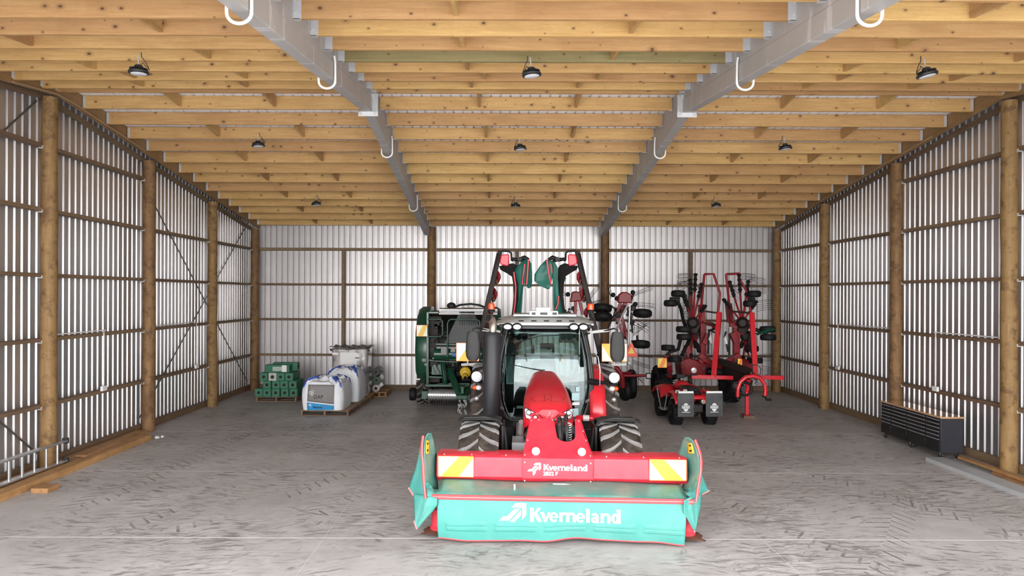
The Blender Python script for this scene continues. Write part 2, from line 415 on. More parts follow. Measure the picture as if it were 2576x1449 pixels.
mb = MB(); pr = rib_profile(XL - 0.1, XR + 0.1, mouth=0.05, bot=0.022)
mb.grid([[(x, y, ztop(y) + 0.004 + d * DEP) for x, d in pr] for y in (YF - 0.3, YR, YB + 0.1)])
tag(mb.build('ceiling', M['roof'], smooth=0, solid=0.0015), kind='structure')

# baseboards
for nm, p0, p1 in (('baseboard_left', (-8.345, YF, 0.085), (-8.345, YB - 0.05, 0.085)), ('baseboard_right', (9.425, YF, 0.085), (9.425, YB - 0.05, 0.085)),
                   ('baseboard_back', (XL + 0.06, 22.965, 0.085), (XR - 0.06, 22.965, 0.085))):
    mb = MB(); mb.beam(p0, p1, 0.05, 0.17); tag(mb.build(nm, M['girt'], bev=0.004, smooth=0), kind='structure')

# ------------------------------------------------------------------ posts
ordn = ['first', 'second', 'third', 'fourth', 'fifth', 'sixth', 'seventh', 'eighth', 'ninth', 'tenth', 'eleventh', 'twelfth', 'thirteenth', 'fourteenth']
def post(x, y, zt, r, label, group):
    mb = MB(); pts = []; rs = []
    for i in range(13):
        z = zt * i / 12; pts.append((random.uniform(-.006, .006), random.uniform(-.006, .006), z)); rs.append(r * (1.06 - 0.1 * i / 12) + random.uniform(-.004, .004))
    mb.tube(pts, rs, 20)
    return tag(mb.build('timber_post', M['post'], smooth=50, loc=(x, y, 0)), label, 'post', group)
for side, px_ in (('left', PXL), ('right', PXR)):
    for i, y in enumerate(POSTY[:5]):
        where = ['in the far corner', 'first out from the far corner', 'second out from the far corner', 'third out from the far corner', 'nearest to the open front'][i]
        post(px_, y, ztop(y) - 0.345, 0.135, 'round timber post of the %s wall, %s' % (side, where), 'round posts of the side walls')
post(-2.27, 22.74, 5.45, 0.145, 'round timber post of the back wall under the left steel beam', 'round posts of the back wall')
post(3.50, 22.74, 5.45, 0.145, 'round timber post of the back wall under the right steel beam', 'round posts of the back wall')
for px_, lb in ((863, 'thin square timber stud behind the shrink-wrapped pallet stack'), (1300, 'thin square timber stud behind the raised mower arms'), (1738, 'thin square timber stud behind the large folded hay rake')):
    p = W(px_, 800, 22.84)
    mb = MB(); mb.box((0, 0, 2.33), (0.11, 0.09, 4.66)); tag(mb.build('timber_stud', M['girt'], bev=0.004, smooth=0, loc=(p.x, 22.865, 0)), lb, 'stud', 'studs of the back wall')

# ------------------------------------------------------------------ girts
GZ = (1.17, 2.36, 3.53, 4.71)
hn = ['lowest', 'second lowest', 'third lowest', 'fourth lowest', 'topmost']
def girt_side(side):
    s = -1 if side == 'left' else 1; x = -8.30 if s < 0 else 9.38
    for b in range(4):
        y1, y0 = POSTY[b], POSTY[b + 1]
        for k, z in enumerate(GZ + (5.86,)):
            if z > ztop(y1) - 0.45 : continue
            o = bpy.data.objects.new('wall_girt', None)
            mb = MB(); mb.box((0, 0, 0), (0.15, y1 - y0 - 0.1, 0.065))
            wh = ['beside the far corner', 'in the second bay from the far corner', 'in the third bay from the far corner', 'in the nearest bay'][b]
            g = mb.build('wall_girt', M['girt'], bev=0.004, smooth=0, loc=(x - s * 0.02, (y0 + y1) / 2, z))
            tag(g, '%s girt rail on the %s wall, %s' % (hn[k], side, wh), 'rail', 'side wall girts')
            mb = MB(); mb.box((-s * 0.04, (y1 - y0) / 2 - 0.09, -0.05), (0.07, 0.14, 0.02)).box((-s * 0.075, (y1 - y0) / 2 - 0.09, -0.03), (0.012, 0.14, 0.05))
            mb.build('bracket', M['galv'], g, bev=0.002)
    for b in range(3):                # sloping rail under the roof edge
        pass
girt_side('left'); girt_side('right')
segs = ((XL + 0.1, -2.42), (-2.12, 3.35), (3.65, XR - 0.1))
for b, (x0, x1) in enumerate(segs):
    for k, z in enumerate(GZ):
        mb = MB(); mb.box((0, 0, 0), (x1 - x0, 0.09, 0.075 if k < 3 else 0.1))
        g = mb.build('wall_girt', M['girt'], bev=0.004, smooth=0, loc=((x0 + x1) / 2, 22.955, z))
        tag(g, '%s girt rail on the back wall, %s bay' % (hn[k] if k < 3 else 'topmost', ['left', 'middle', 'right'][b]), 'rail', 'back wall girts')

# ------------------------------------------------------------------ purlins
near_y = [11.98 - 0.71 * j for j in range(13)]
far_y = [13.16 + 0.787 * j for j in range(13)]
bays = (('left', -8.02, XB[0] - 0.10), ('middle', XB[0] + 0.10, XB[1] - 0.10), ('right', XB[1] + 0.10, 9.09))
rows = [(y, 'near', j) for j, y in enumerate(near_y)] + [(y, 'far', j) for j, y in enumerate(far_y)] + [(12.38, 'ridge', 0)]
for y, sl, j in rows:
    for bi, (bn, x0, x1) in enumerate(bays):
        mb = MB(); L = x1 - x0
        mb.box((0, 0, 0), (L, 0.05, 0.25))
        mt = M['purlin_green'] if (sl == 'near' and j == 3 and bi == 1) else M['purlin']
        if sl == 'ridge': lb = 'timber ridge purlin in the %s bay of the roof' % bn
        else: lb = '%spine purlin on the %s slope of the %s bay, %s from the ridge' % ('olive green ' if mt is M['purlin_green'] else '', sl, bn, ordn[j])
        z = ztop(y) - 0.125 + random.uniform(-.004, .004)
        p = mb.build('roof_purlin', mt, bev=0.003, smooth=0, loc=((x0 + x1) / 2, y, z))
        tag(p, lb, 'purlin', 'roof purlins')
        # cleats at the ends
        for s in (-1, 1):
            steel = not ((bi == 0 and s < 0) or (bi == 2 and s > 0))
            mb = MB(); xe = s * (L / 2)
            if sl != 'far':
                if steel:
                    mb.box((xe - s * 0.015, -0.031, -0.008), (0.11, 0.008, 0.25)); mb.box((xe, 0, -0.13), (0.1, 0.07, 0.008))
                    for zz in (-0.06, 0.07): mb.cyl((xe, -0.034, zz), (xe, -0.05, zz), 0.011, seg=8)
                else: mb.box((xe, -0.03, 0), (0.06, 0.006, 0.2))
            else:
                if steel: mb.box((xe + s*0.02, 0.02, -0.13), (0.19, 0.1, 0.009)).box((xe, 0.031, 0), (0.12, 0.008, 0.22))
                else: mb.box((xe - s * 0.03, -0.03, 0), (0.055, 0.006, 0.22))
            mb.build('cleat', M['galv'], p, smooth=0)
# blocking between the purlins
def block(x, ya, yb, lb):
    z = ztop((ya + yb) / 2) - 0.12
    mb = MB(); a = math.atan(sl_(ya)) * (1 if (ya + yb) / 2 < YR else -1)
    mb.box((0, 0, 0), (0.05, (yb - ya - 0.06) / math.cos(a), 0.2), (a, 0, 0))
    tag(mb.build('roof_blocking', M['purlin'], bev=0.003, smooth=0, loc=(x, (ya + yb) / 2, z)), lb, 'blocking', 'blocking between purlins')
allr = sorted(near_y)
for bi, (bn, x0, x1) in enumerate(bays):
    for k, fr in enumerate((0.34, 0.67)):
        for j in range(0, 10, 1):
            if (j + k) % 2 == 0 or j < 2: block(x0 + (x1 - x0) * fr + (0.15 if j % 2 else -0.1), near_y[j + 1], near_y[j], 'block between %s and %s purlins, near slope, %s bay, %s side' % (ordn[j], ordn[j + 1], bn, ('left', 'right')[k]))
        for j in range(0, 12, 1):
            if j % 2 == 1 or j == 11: block(x0 + (x1 - x0) * fr + (0.1 if j % 4 else -0.1), far_y[j], far_y[j + 1], 'block between %s and %s purlins, far slope, %s bay, %s side' % (ordn[j], ordn[j + 1], bn, ('left', 'right')[k]))
        block(x0 + (x1 - x0) * fr, 12.42, far_y[0], 'short timber block between the ridge and the first far purlin, %s bay, %s side' % (bn, ('left', 'right')[k]))

# ------------------------------------------------------------------ side rafters (timber) and steel rafters
for side, x in (('left', -8.06), ('right', 9.13)):
    for sl, ya, yb in (('near', YF, YR), ('far', YR, 22.9)):
        mb = MB()
        L = yb - ya; za, zb = ztop(ya) - ztop(ya), ztop(yb) - ztop(ya)
        mb.add([(sx, y, z) for y, zt in ((0, za), (L, zb)) for sx in (-0.025, 0.025) for z in (zt - 0.30, zt)],
               [(0, 1, 3, 2), (4, 6, 7, 5), (0, 2, 6, 4), (1, 5, 7, 3), (0, 4, 5, 1), (2, 3, 7, 6)])
        tag(mb.build('timber_rafter', M['rafter_wood'], bev=0.003, smooth=0, loc=(x, ya, ztop(ya) - 0.005)),
            'sloping timber rafter along the top of the %s wall, %s slope' % (side, sl), 'rafter', 'timber edge rafters')
        mb = MB(); s = -1 if side == 'left' else 1
        mb.add([(sx, y, z) for y, zt in ((0, za), (L, zb)) for sx in (-0.03, 0.03) for z in (zt - 0.10, zt)],
               [(0, 1, 3, 2), (4, 6, 7, 5), (0, 2, 6, 4), (1, 5, 7, 3), (0, 4, 5, 1), (2, 3, 7, 6)])
        tag(mb.build('top_rail', M['girt'], bev=0.003, smooth=0, loc=(x + s * 0.29, ya, ztop(ya) - 0.25)),
            'sloping top rail of the %s corrugated wall, %s slope' % (side, sl), 'rail', 'sloping top rails of side walls')
def steel_beam(x, side):
    root = thing('steel_rafter', 'galvanised steel rafter beam bent at the ridge, %s of the two' % side, 'beam', (x, YR, 6.52), group='steel rafter beams')
    # section of a lipped box: outline (x, z from the bottom)
    sec = [(-0.078, 0), (0.078, 0), (0.088, 0.012), (0.088, 0.240), (0.082, 0.248), (0.076, 0.254), (0.076, 0.56),
           (-0.076, 0.56), (-0.076, 0.254), (-0.082, 0.248), (-0.088, 0.240), (-0.088, 0.012)]
    for ya, yb in ((YF - YR, -0.01), (0.01, 22.58 - YR)):
        mb = MB(); n = len(sec); vs = [(a, y, b - sl_(ya + yb + YR) * abs(y)) for y in (ya, yb) for a, b in sec]
        mb.add(vs, [tuple(range(n))[::-1], tuple(range(n, 2 * n))] + [(i, (i + 1) % n, (i + 1) % n + n, i + n) for i in range(n)])
        mb.build('beam_half', M['steel'], root, smooth=0, bev=0.003)
    s = 1 if side == 'left' else -1
    mb = MB(); mb.box((s * 0.12, -0.03, 0.16), (0.13, 0.012, 0.42)); mb.box((s * .01, -0.034, -0.04), (0.36, 0.012, 0.085)).box((0, 0, -0.012), (0.24, 0.14, 0.012))
    pl = mb.build('ridge_plate', M['galv'], root, smooth=0, bev=0.003)
    for bx, bz in ((s * .14, .30), (s * .14, .03), (s * .13, -.04), (-s * .12, -.04)): mb = MB(); mb.cyl((bx, -0.036, bz), (bx, -0.06, bz), 0.019, seg=8); mb.build('bolt', M['steel'], pl)
    return root
steel_beam(XB[0], 'left'); steel_beam(XB[1], 'right')

# white conduits hooked under the steel beams
for side, x in (('left', XB[0]), ('right', XB[1])):
    for k, y in enumerate((6.3, 9.5, 14.55, 19.0)):
        zb = 6.52 - sl_(y) * abs(y - YR); s = 1 if side == 'left' else -1
        prof = []
        for i in range(15): a = PI * i / 14; prof.append((s * (0.0 + 0.115 * math.cos(a)), -0.02 - 0.10 * math.sin(a)))
        pts = [(s * 0.10, 0, 0.33), (s * 0.112, 0, 0.25), (s * 0.115, 0, 0.05)] + [(a, 0, b) for a, b in prof] + [(-s * 0.115, 0, 0.05), (-s * 0.112, 0, 0.25)]
        mb = MB(); mb.tube(pts, 0.016, 10)
        tag(mb.build('conduit_pipe', M['white_pl'], loc=(x, y, zb), smooth=60),
            'white conduit hooked under the %s steel beam, %s from the open front' % (side, ordn[k]), 'conduit', 'white conduits under the beams')

# ------------------------------------------------------------------ high-bay lamps
def lamp():
    root = thing('highbay_lamp', 'x', 'lamp')
    mb = MB(); mb.lathe([(0.0, 0.0), (0.112, 0.0), (0.135, 0.006), (0.138, 0.03), (0.128, 0.042), (0.085, 0.055), (0.06, 0.06), (0.055, 0.115), (0.03, 0.13), (0, 0.13)], seg=32)
    for i in range(24):
        a = 2 * PI * i / 24; mb.box((math.cos(a) * 0.09, math.sin(a) * 0.09, 0.062), (0.06, 0.005, 0.03), (0, 0, a))
    mb.build('housing', M['black'], root)
    mb = MB(); mb.lathe([(0, -0.006), (0.10, -0.004), (0.11, 0.002), (0, 0.002)], seg=32)
    mb.build('lens', lensm, root)
    mb = MB()
    for i in range(5):
        c = Vector((0, 0, 0.145 + 0.028 * i)); ring = []
        for k in range(8):
            a = 2 * PI * k / 8; ring.append(c + (Vector((math.cos(a) * 0.009, 0, math.sin(a) * 0.018)) if i % 2 else Vector((0, math.cos(a) * 0.009, math.sin(a) * 0.018))))
        mb.tube(ring, 0.0035, 6, closed=True)
    mb.build('hanging_chain', M['galv'], root)
    mb = MB(); mb.tube([(0.03, 0, 0.12), (0.07, 0, 0.16), (0.085, 0.01, 0.12), (0.13, 0.01, 0.09), (0.15, 0, 0.05), (0.14, 0, 0.09), (0.09, 0, 0.18), (0.05, 0, 0.23), (0.04, 0, 0.30)], 0.006, 8)
    mb.build('power_cord', M['black'], root, smooth=60)
    return root
lensm, nt_, b_ = new_mat('lamp_lens'); b_.inputs['Base Color'].default_value = (0.75, 0.77, 0.8, 1); b_.inputs['Roughness'].default_value = 0.25
proto = lamp(); first = True
for r_, (Y, pys, pxs) in enumerate(((9.7, (186, 192, 192), (349, 1338, 2333)), (14.7, (369, 377, 376), (650, 1309, 1976)), (19.4, (516, 520, 520), (796, 1297, 1802)))):
    for k, px_ in enumerate(pxs):
        o = proto if first else copy_tree(proto); first = False
        p = W(px_, pys[k], Y); o.location = p; o.rotation_euler.z = (0.0, 2.6, PI)[k]
        o.rotation_euler.x = R(random.uniform(-4, 4)); o.rotation_euler.y = R(random.uniform(-5, 5) + (-4, 0, 6)[k])
        tag(o, 'round black high-bay lamp hanging in the %s bay, %s row' % (('left', 'middle', 'right')[k], ('nearest', 'middle', 'farthest')[r_]), 'lamp', 'high-bay lamps')

# ------------------------------------------------------------------ steel cross straps, wall conduits
def strap(x, y0, z0, y1, z1, lb):
    mb = MB(); mb.beam((0, 0, 0), (0, y1 - y0, z1 - z0), 0.006, 0.035, up=(0, 0, 1))
    tag(mb.build('brace_strap', M['strap'], smooth=0, loc=(x, y0, z0)), lb, 'brace', 'diagonal wall braces')
strap(-8.408, 15.93, 5.95, 22.8, 0.3, 'dark diagonal brace on the left wall falling toward the far corner')
strap(-8.388, 15.93, 0.3, 22.8, 5.6, 'dark diagonal brace on the left wall rising toward the far corner')
strap(-8.408, 12.4, 6.7, 5.4, 0.3, 'dark diagonal brace on the left wall rising to the nearest visible post')
strap(-8.388, 12.4, 0.3, 5.4, 6.0, 'dark diagonal brace on the left wall falling to the foot of the nearest visible post')
def wall_conduit(side, y, yrun, lb):
    s = 1 if side == 'left' else -1; x = -8.20 if s > 0 else 9.28
    root = thing('wall_conduit', lb, 'conduit', (x, y, 1.2), group='white conduits on the walls')
    mb = MB(); mb.tube([(0, yrun, 1.24), (0, 0.05, 1.24), (0, 0.0, 1.19), (0, 0, 0.1)], 0.012, 8); mb.build('pipe', M['white_pl'], root, smooth=60)
    mb = MB(); mb.box((s * 0.02, -0.03, 0.04), (0.05, 0.17, 0.1)); mb.build('socket_box', M['white_pl'], root, bev=0.006)
p_ = lambda px: abs(8.2 * F / (px - VX))
wall_conduit('left', 14.17, -1.6, 'white conduit dropping to a socket on the left wall, nearer one')
wall_conduit('left', 18.5, -2.3, 'white conduit dropping to a socket on the left wall, farther one')
wall_conduit('right', 14.55, -1.8, 'white conduit dropping to a socket above the black tool chest')
wall_conduit('right', 18.75, -2.6, 'white conduit dropping to a socket on the right wall, farther one')
for side, pts in (('left', [W(-20, 182, 11.2), W(60, 200, 11.8), W(122, 215, 12.3), W(160, 245, 12.7), W(340, 345, 15.2), W(352, 343, 15.4)]),
                  ('right', [W(2372, 350, 14.35), W(2368, 362, 14.4), W(2200, 445, 16.8), W(2052, 514, 19.6)])):
    mb = MB()
    x = -7.99 if side == 'left' else 9.06
    mb.tube([(x, p.y, ztop(p.y) - 0.29) for p in pts], 0.012, 8)
    tag(mb.build('edge_conduit', M['cable'], smooth=60), 'thin brown conduit clipped along the %s roof edge' % side, 'conduit')
# ------------------------------------------------------------------ machine materials
M['red'] = paint('machine_red', (0.70, 0.012, 0.028), 0.34, 0, 0.25, (0.40, 0.10, 0.08), 3, coat=0.5)
M['redm'] = paint('mower_red', (0.74, 0.028, 0.055), 0.45, 0, 0.12, (0.62, 0.22, 0.20), 4, coat=0.35)
M['redd'] = paint('implement_red', (0.26, 0.008, 0.014), 0.45, 0, 0.5, (0.05, 0.012, 0.012), 5, coat=0.15)
M['teal'] = paint('teal_cloth', (0.060, 0.29, 0.25), 0.6, 0, 0.45, (0.16, 0.36, 0.31), 2.2, bmp=0.2)
M['teald'] = paint('teal_guard_panel', (0.06, 0.27, 0.225), 0.42, 0, 0.75, (0.40, 0.37, 0.28), 2.2)
M['tealk'] = paint('dark_teal_cloth', (0.010, 0.125, 0.095), 0.5, 0, 0.3, (0.01, 0.07, 0.06), 4)
M['rub'] = paint('red_rubber_trim', (0.62, 0.06, 0.07), 0.4, 0, 0.1)
M['rubl'] = paint('pale_red_rubber_trim', (0.72, 0.22, 0.22), 0.5, 0, 0.1)
M['white'] = paint('white_vinyl', (0.80, 0.81, 0.80), 0.45, 0, 0.08, (0.5, 0.7, 0.66), 8)
M['yellow'] = paint('yellow_vinyl', (0.92, 0.60, 0.05), 0.4, 0, 0.1)
M['orange'] = paint('orange_vinyl', (0.95, 0.24, 0.02), 0.4, 0, 0.1)
M['refw'] = paint('reflective_white', (0.92, 0.91, 0.80), 0.3, 0, 0.04)
M['roofg'] = paint('cab_roof_grey', (0.52, 0.54, 0.53), 0.4, 0, 0.2, (0.25, 0.25, 0.24), 4)
M['blackm'] = paint('black_metal', (0.010, 0.010, 0.011), 0.45, 0.1, 0.35, (0.03, 0.026, 0.024), 4)
M['grease'] = paint('dark_machine_steel', (0.022, 0.019, 0.018), 0.5, 0.3, 0.5, (0.06, 0.035, 0.028), 7)
M['dusty'] = paint('dusty_black_plastic', (0.022, 0.022, 0.022), 0.5, 0, 0.45, (0.065, 0.062, 0.058), 3)
M['rubber'] = paint('tyre_rubber', (0.022, 0.018, 0.015), 0.8, 0, 0.75, (0.13, 0.095, 0.07), 6, bmp=0.4)
M['lug'] = paint('scuffed_tyre_lug', (0.21, 0.205, 0.20), 0.75, 0, 0.3, (0.08, 0.065, 0.055), 5)
M['trubber'] = paint('clean_black_tyre', (0.008, 0.008, 0.009), 0.6, 0, 0.3, (0.03, 0.027, 0.025), 5)
M['silver'] = paint('silver_paint', (0.55, 0.56, 0.57), 0.35, 0.6, 0.2)
M['green'] = paint('baler_green', (0.006, 0.070, 0.036), 0.35, 0, 0.25, (0.01, 0.04, 0.02), 4, coat=0.5)
M['rust'] = paint('rusty_steel', (0.16, 0.07, 0.04), 0.7, 0.3, 0.4, (0.05, 0.03, 0.03), 12)
M['inter'] = paint('cab_interior', (0.03, 0.031, 0.033), 0.6, 0, 0.3, (0.08, 0.08, 0.08), 5)
M['dash'] = paint('dash_grey', (0.24, 0.25, 0.27), 0.5, 0, 0.1)
M['amber'], nt_, b_ = new_mat('amber_lens'); b_.inputs['Base Color'].default_value = (0.80, 0.075, 0.008, 1); b_.inputs['Roughness'].default_value = 0.15
M['lens'], nt_, b_ = new_mat('lamp_glass'); b_.inputs['Base Color'].default_value = (0.62, 0.63, 0.64, 1); b_.inputs['Roughness'].default_value = 0.12; b_.inputs['Coat Weight'].default_value = 1
def glass_mat(name, tint, refl=1.55, extra=0.0):
    m = bpy.data.materials.new(name); m.use_nodes = True; nt = m.node_tree; nt.nodes.clear()
    o = nt.nodes.new('ShaderNodeOutputMaterial'); mx = nt.nodes.new('ShaderNodeMixShader')
    tr = nt.nodes.new('ShaderNodeBsdfTransparent'); tr.inputs[0].default_value = (*tint, 1)
    gl = nt.nodes.new('ShaderNodeBsdfGlossy'); gl.inputs['Roughness'].default_value = 0.02; gl.inputs['Color'].default_value = (0.95, 0.98, 1, 1)
    fr = nt.nodes.new('ShaderNodeFresnel'); fr.inputs['IOR'].default_value = refl
    f = mth(nt, 'ADD', fr.outputs[0], extra, clamp=True)
    nt.links.new(f, mx.inputs[0]); nt.links.new(tr.outputs[0], mx.inputs[1]); nt.links.new(gl.outputs[0], mx.inputs[2]); nt.links.new(mx.outputs[0], o.inputs[0])
    return m
M['glass'] = glass_mat('tinted_glass', (0.66, 0.76, 0.74), 1.6)
# perforated exhaust shield
m_, nt_, b_ = new_mat('perforated_shield'); v_ = coords(nt_, (110, 110, 90))
w1 = nt_.nodes.new('ShaderNodeTexVoronoi'); w1.inputs['Randomness'].default_value = 0; w1.inputs['Scale'].default_value = 1; nt_.links.new(v_, w1.inputs['Vector'])
nt_.links.new(ramp(nt_, w1.outputs['Distance'], [(0.2, (0.006, 0.006, 0.006)), (0.45, (0.030, 0.030, 0.034))]), b_.inputs['Base Color']); b_.inputs['Roughness'].default_value = 0.38
M['perf'] = m_

for k_ in ('grease', 'blackm', 'dusty', 'trubber', 'redd', 'inter', 'rubber', 'perf'): M[k_].node_tree.nodes['Principled BSDF'].inputs['Specular IOR Level'].default_value = 0.28
def lobed(v, k): return math.copysign(abs(v) ** k, v)
def tyre(parent, c, R_, wd, n, name='tyre', rim=None, side=1):
    """agricultural tyre with V lugs, axle along x"""
    h = wd / 2; ri = R_ * 0.58
    prof = [(ri, -h * .78), (ri + .03, -h * .9), (R_ * .80, -h), (R_ * .90, -h * .97), (R_ * .945, -h * .86), (R_ * .962, -h * .5), (R_ * .965, 0),
            (R_ * .962, h * .5), (R_ * .945, h * .86), (R_ * .90, h * .97), (R_ * .80, h), (ri + .03, h * .9), (ri, h * .78)]
    mb = MB(); mb.lathe(prof, c, (1, 0, 0), 56, closed=True)
    t = mb.build(name, M['rubber'], parent, smooth=40)
    mb = MB(); c = Vector(c)
    for s in (-1, 1):
        for i in range(n):
            a0 = 2 * PI * (i + (0.5 if s > 0 else 0)) / n
            rows = []
            for k in range(6):
                f = k / 5; x = s * h * (0.02 + 0.97 * f)
                a = a0 + (0.26 * f + 0.06 * math.sin(PI * f)) * (0.655 / R_) ** 0.4      # outer end runs ahead of the centre
                rb = R_ * (0.955 - 0.05 * max(0, f - 0.75) / 0.25); rt = R_ * (1.0 - 0.055 * max(0, f - 0.8) / 0.2)
                hw = 0.019 / R_ * (1 + .25 * f)
                row = []
                for r_, da in ((rb, -hw * 1.5), (rt, -hw), (rt, hw), (rb, hw * 1.5)):
                    an = a + da; row.append(c + Vector((x, -math.sin(an) * r_, math.cos(an) * r_)))
                rows.append(row)
            vs = [p for r in rows for p in r]; fs = []
            for k in range(5):
                b = k * 4
                for q in range(3): fs.append((b + q, b + q + 1, b + q + 5, b + q + 4))
            fs += [(0, 3, 2, 1), (20, 21, 22, 23)]
            mb.add(vs, fs)
    tag(mb.build('tread_lugs', M['lug'], t, smooth=0), 'scuffed grey tread lugs')
    mb = MB(); sx = side
    mb.lathe([(ri * .98, -h * .7), (ri * .98, h * .7), (ri * .9, h * .62), (ri * .86, 0.02 * sx), (.14, .05 * sx), (.12, .14 * sx), (0, .14 * sx), (0, -.02), (ri * .84, -.04), (ri * .9, -h * .62)], c, (1, 0, 0), 32)
    mb.build('rim', rim or M['silver'], t)
    return t

def flat_shapes(mb, M_, shapes, s, warp=None, th=0.003):
    """flat outlines (x, z) placed by M_ as thin solid pieces"""
    d = M_.to_3x3() @ Vector((0, 1, 0)) * th
    for sh in shapes:
        pts = [M_ @ Vector((x * s, 0, z * s)) for x, z in sh]
        if warp: pts = [warp(p) for p in pts]
        n = len(pts)
        mb.add(pts + [p + d for p in pts], [tuple(range(n)), tuple(range(2 * n - 1, n - 1, -1))] + [(i, i + n, (i + 1) % n + n, (i + 1) % n) for i in range(n)])
def arrow_logo(mb, M_, s, warp=None, tail=False):
    U = lambda pts: [((x - 135) / 325, (510 - y) / 325) for x, y in pts]
    sh = [U([(430, 185), (618, 185), (618, 262), (350, 262)]), U([(540, 262), (618, 262), (618, 385), (545, 465)]),
          U([(400, 287), (500, 287), (310, 490), (215, 470), (275, 415)]), U([(275, 415), (310, 490), (135, 490), (195, 418)]), U([(520, 305), (522, 395), (400, 510), (325, 510), (385, 450)])]
    if tail: sh[4] = U([(520, 305), (522, 395), (440, 470), (420, 560), (345, 640), (330, 600), (330, 500)])
    flat_shapes(mb, M_, sh, s, warp)
def name_letters():
    """'Kverneland' in bold flared capitals and minuscules; unit = capital height"""
    out = []
    def stem(x, w_, h): 
        out.append([(x - .02, 0), (x + w_ + .02, 0), (x + w_, .10), (x + w_, h), (x, h), (x, .10)]); out.append([(x - .07, h), (x + .05, h - .09), (x + w_, h - .09), (x + w_, h)])
    def arc(cx_, cz_, ox, oz, ix, iz, a0, a1, n=14, dx=0):
        for k in range(n):
            a, b = R(a0 + (a1 - a0) * k / n), R(a0 + (a1 - a0) * (k + 1) / n)
            out.append([(cx_ + ox * math.cos(a), cz_ + oz * math.sin(a)), (cx_ + ox * math.cos(b), cz_ + oz * math.sin(b)), (cx_ + dx + ix * math.cos(b), cz_ + iz * math.sin(b)), (cx_ + dx + ix * math.cos(a), cz_ + iz * math.sin(a))])
    stem(0, .29, 1.0); out.append([(.29, .50), (.36, .46), (.84, 1.0), (.56, 1.0), (.29, .62)]); out.append([(.36, .62), (.54, .64), (.93, 0), (.60, 0), (.29, .50)])
    out.append([(.76, .70), (1.06, .70), (1.22, .30), (1.20, 0), (1.07, 0)]); out.append([(1.20, 0), (1.22, .30), (1.36, .70), (1.54, .70), (1.26, 0)])
    def e(x): arc(x + .33, .345, .35, .365, .12, .22, 0, 322, 18); out.append([(x + .1, .29), (x + .68, .29), (x + .68, .39), (x + .1, .39)])
    def nn(x): stem(x, .24, .70); arc(x + .42, .42, .32, .30, .07, .13, 0, 150, 10); out.append([(x + .50, 0), (x + .76, 0), (x + .74, .1), (x + .74, .44), (x + .49, .44), (x + .49, .1)])
    e(1.48); stem(2.22, .24, .70); out.append([(2.44, .44), (2.44, .60), (2.56, .72), (2.70, .72), (2.70, .52), (2.56, .52)])
    nn(2.74); e(3.48); stem(4.24, .27, 1.0)
    arc(4.86, .21, .25, .225, .05, .09, 0, 360, 14); arc(4.90, .42, .29, .30, .07, .15, 0, 150, 10); out.append([(4.97, .0), (5.24, 0), (5.20, .08), (5.19, .44), (4.96, .44)])
    nn(5.34); arc(6.44, .345, .32, .365, .08, .20, 0, 360, 18); out.append([(6.58, 0), (6.86, 0), (6.83, .1), (6.83, 1.0), (6.55, 1.0)]); out.append([(6.48, 1.0), (6.58, .9), (6.83, .9), (6.83, 1.0)])
    return out
NAME = name_letters()

# ================================================================== FRONT DISC MOWER
mow = thing('front_mower', 'wide red front disc mower with teal curtains bearing white lettering, hung before the tractor', 'mower', (0.84, 9.3, 0), R(-3))
def T(x, y, z): return Matrix.Translation((x, y, z))
# main cover beam: section (y, z) swept across
sec = [(0.05, 0.645), (-0.02, 0.715), (0.0, 0.975), (0.015, 0.988), (0.07, 1.005), (0.40, 0.995), (0.42, 0.98), (0.42, 0.66), (0.40, 0.645)]
mb = MB(); n = len(sec); mb.add([(x, a, b) for x in (-1.70, 1.70) for a, b in sec], [tuple(range(n))[::-1], tuple(range(n, 2 * n))] + [(i, (i + 1) % n, (i + 1) % n + n, i + n) for i in range(n)])
beam = mb.build('cover_beam', M['redm'], mow, bev=0.006)
mb = MB()
for x in [-1.6, -1.22, -.75, .62, 1.12, 1.6]: mb.cyl((x, 0.045, .99), (x, 0.04, 1.012), 0.008, seg=8)
mb.build('bolts', M['galv'], beam)
def board(parent, x0, x1, z0, z1, y, flip, lean=0.0, edge=True, name='marker_board', t=0.004):
    """white reflective board with yellow diagonal band and thin orange border"""
    o = MB(); o.box(((x0 + x1) / 2, y, (z0 + z1) / 2), (x1 - x0, t, z1 - z0))
    ob = o.build(name, M['refw'], parent)
    w_, h = x1 - x0, z1 - z0; f = (lambda x: x0 + x * w_) if not flip else (lambda x: x1 - x * w_)
    d = MB(); d.prism([(f(u), z0 + v * h) for u, v in ((0.07, 0.0), (0.58, 0.0), (1.0, 0.93), (1.0, 1.0), (0.60, 1.0))], t, T(0, y - t * 1.5, 0))
    d.build('diagonal_band', M['yellow'], ob)
    if edge:
        d = MB(); e = 0.008
        for a, b in (((x0, z0), (x1, z0)), ((x0, z1), (x1, z1)), ((x0, z0), (x0, z1)), ((x1, z0), (x1, z1))):
            d.beam((a[0], y - t, a[1]), (b[0], y - t, b[1]), e, t * 1.6, up=(0, 1, 0))
        d.build('border', M['orange'], ob)
    return ob
board(mow, -1.675, -1.19, 0.712, 0.992, -0.022, False)
board(mow, 1.19, 1.68, 0.712, 0.992, -0.022, True)
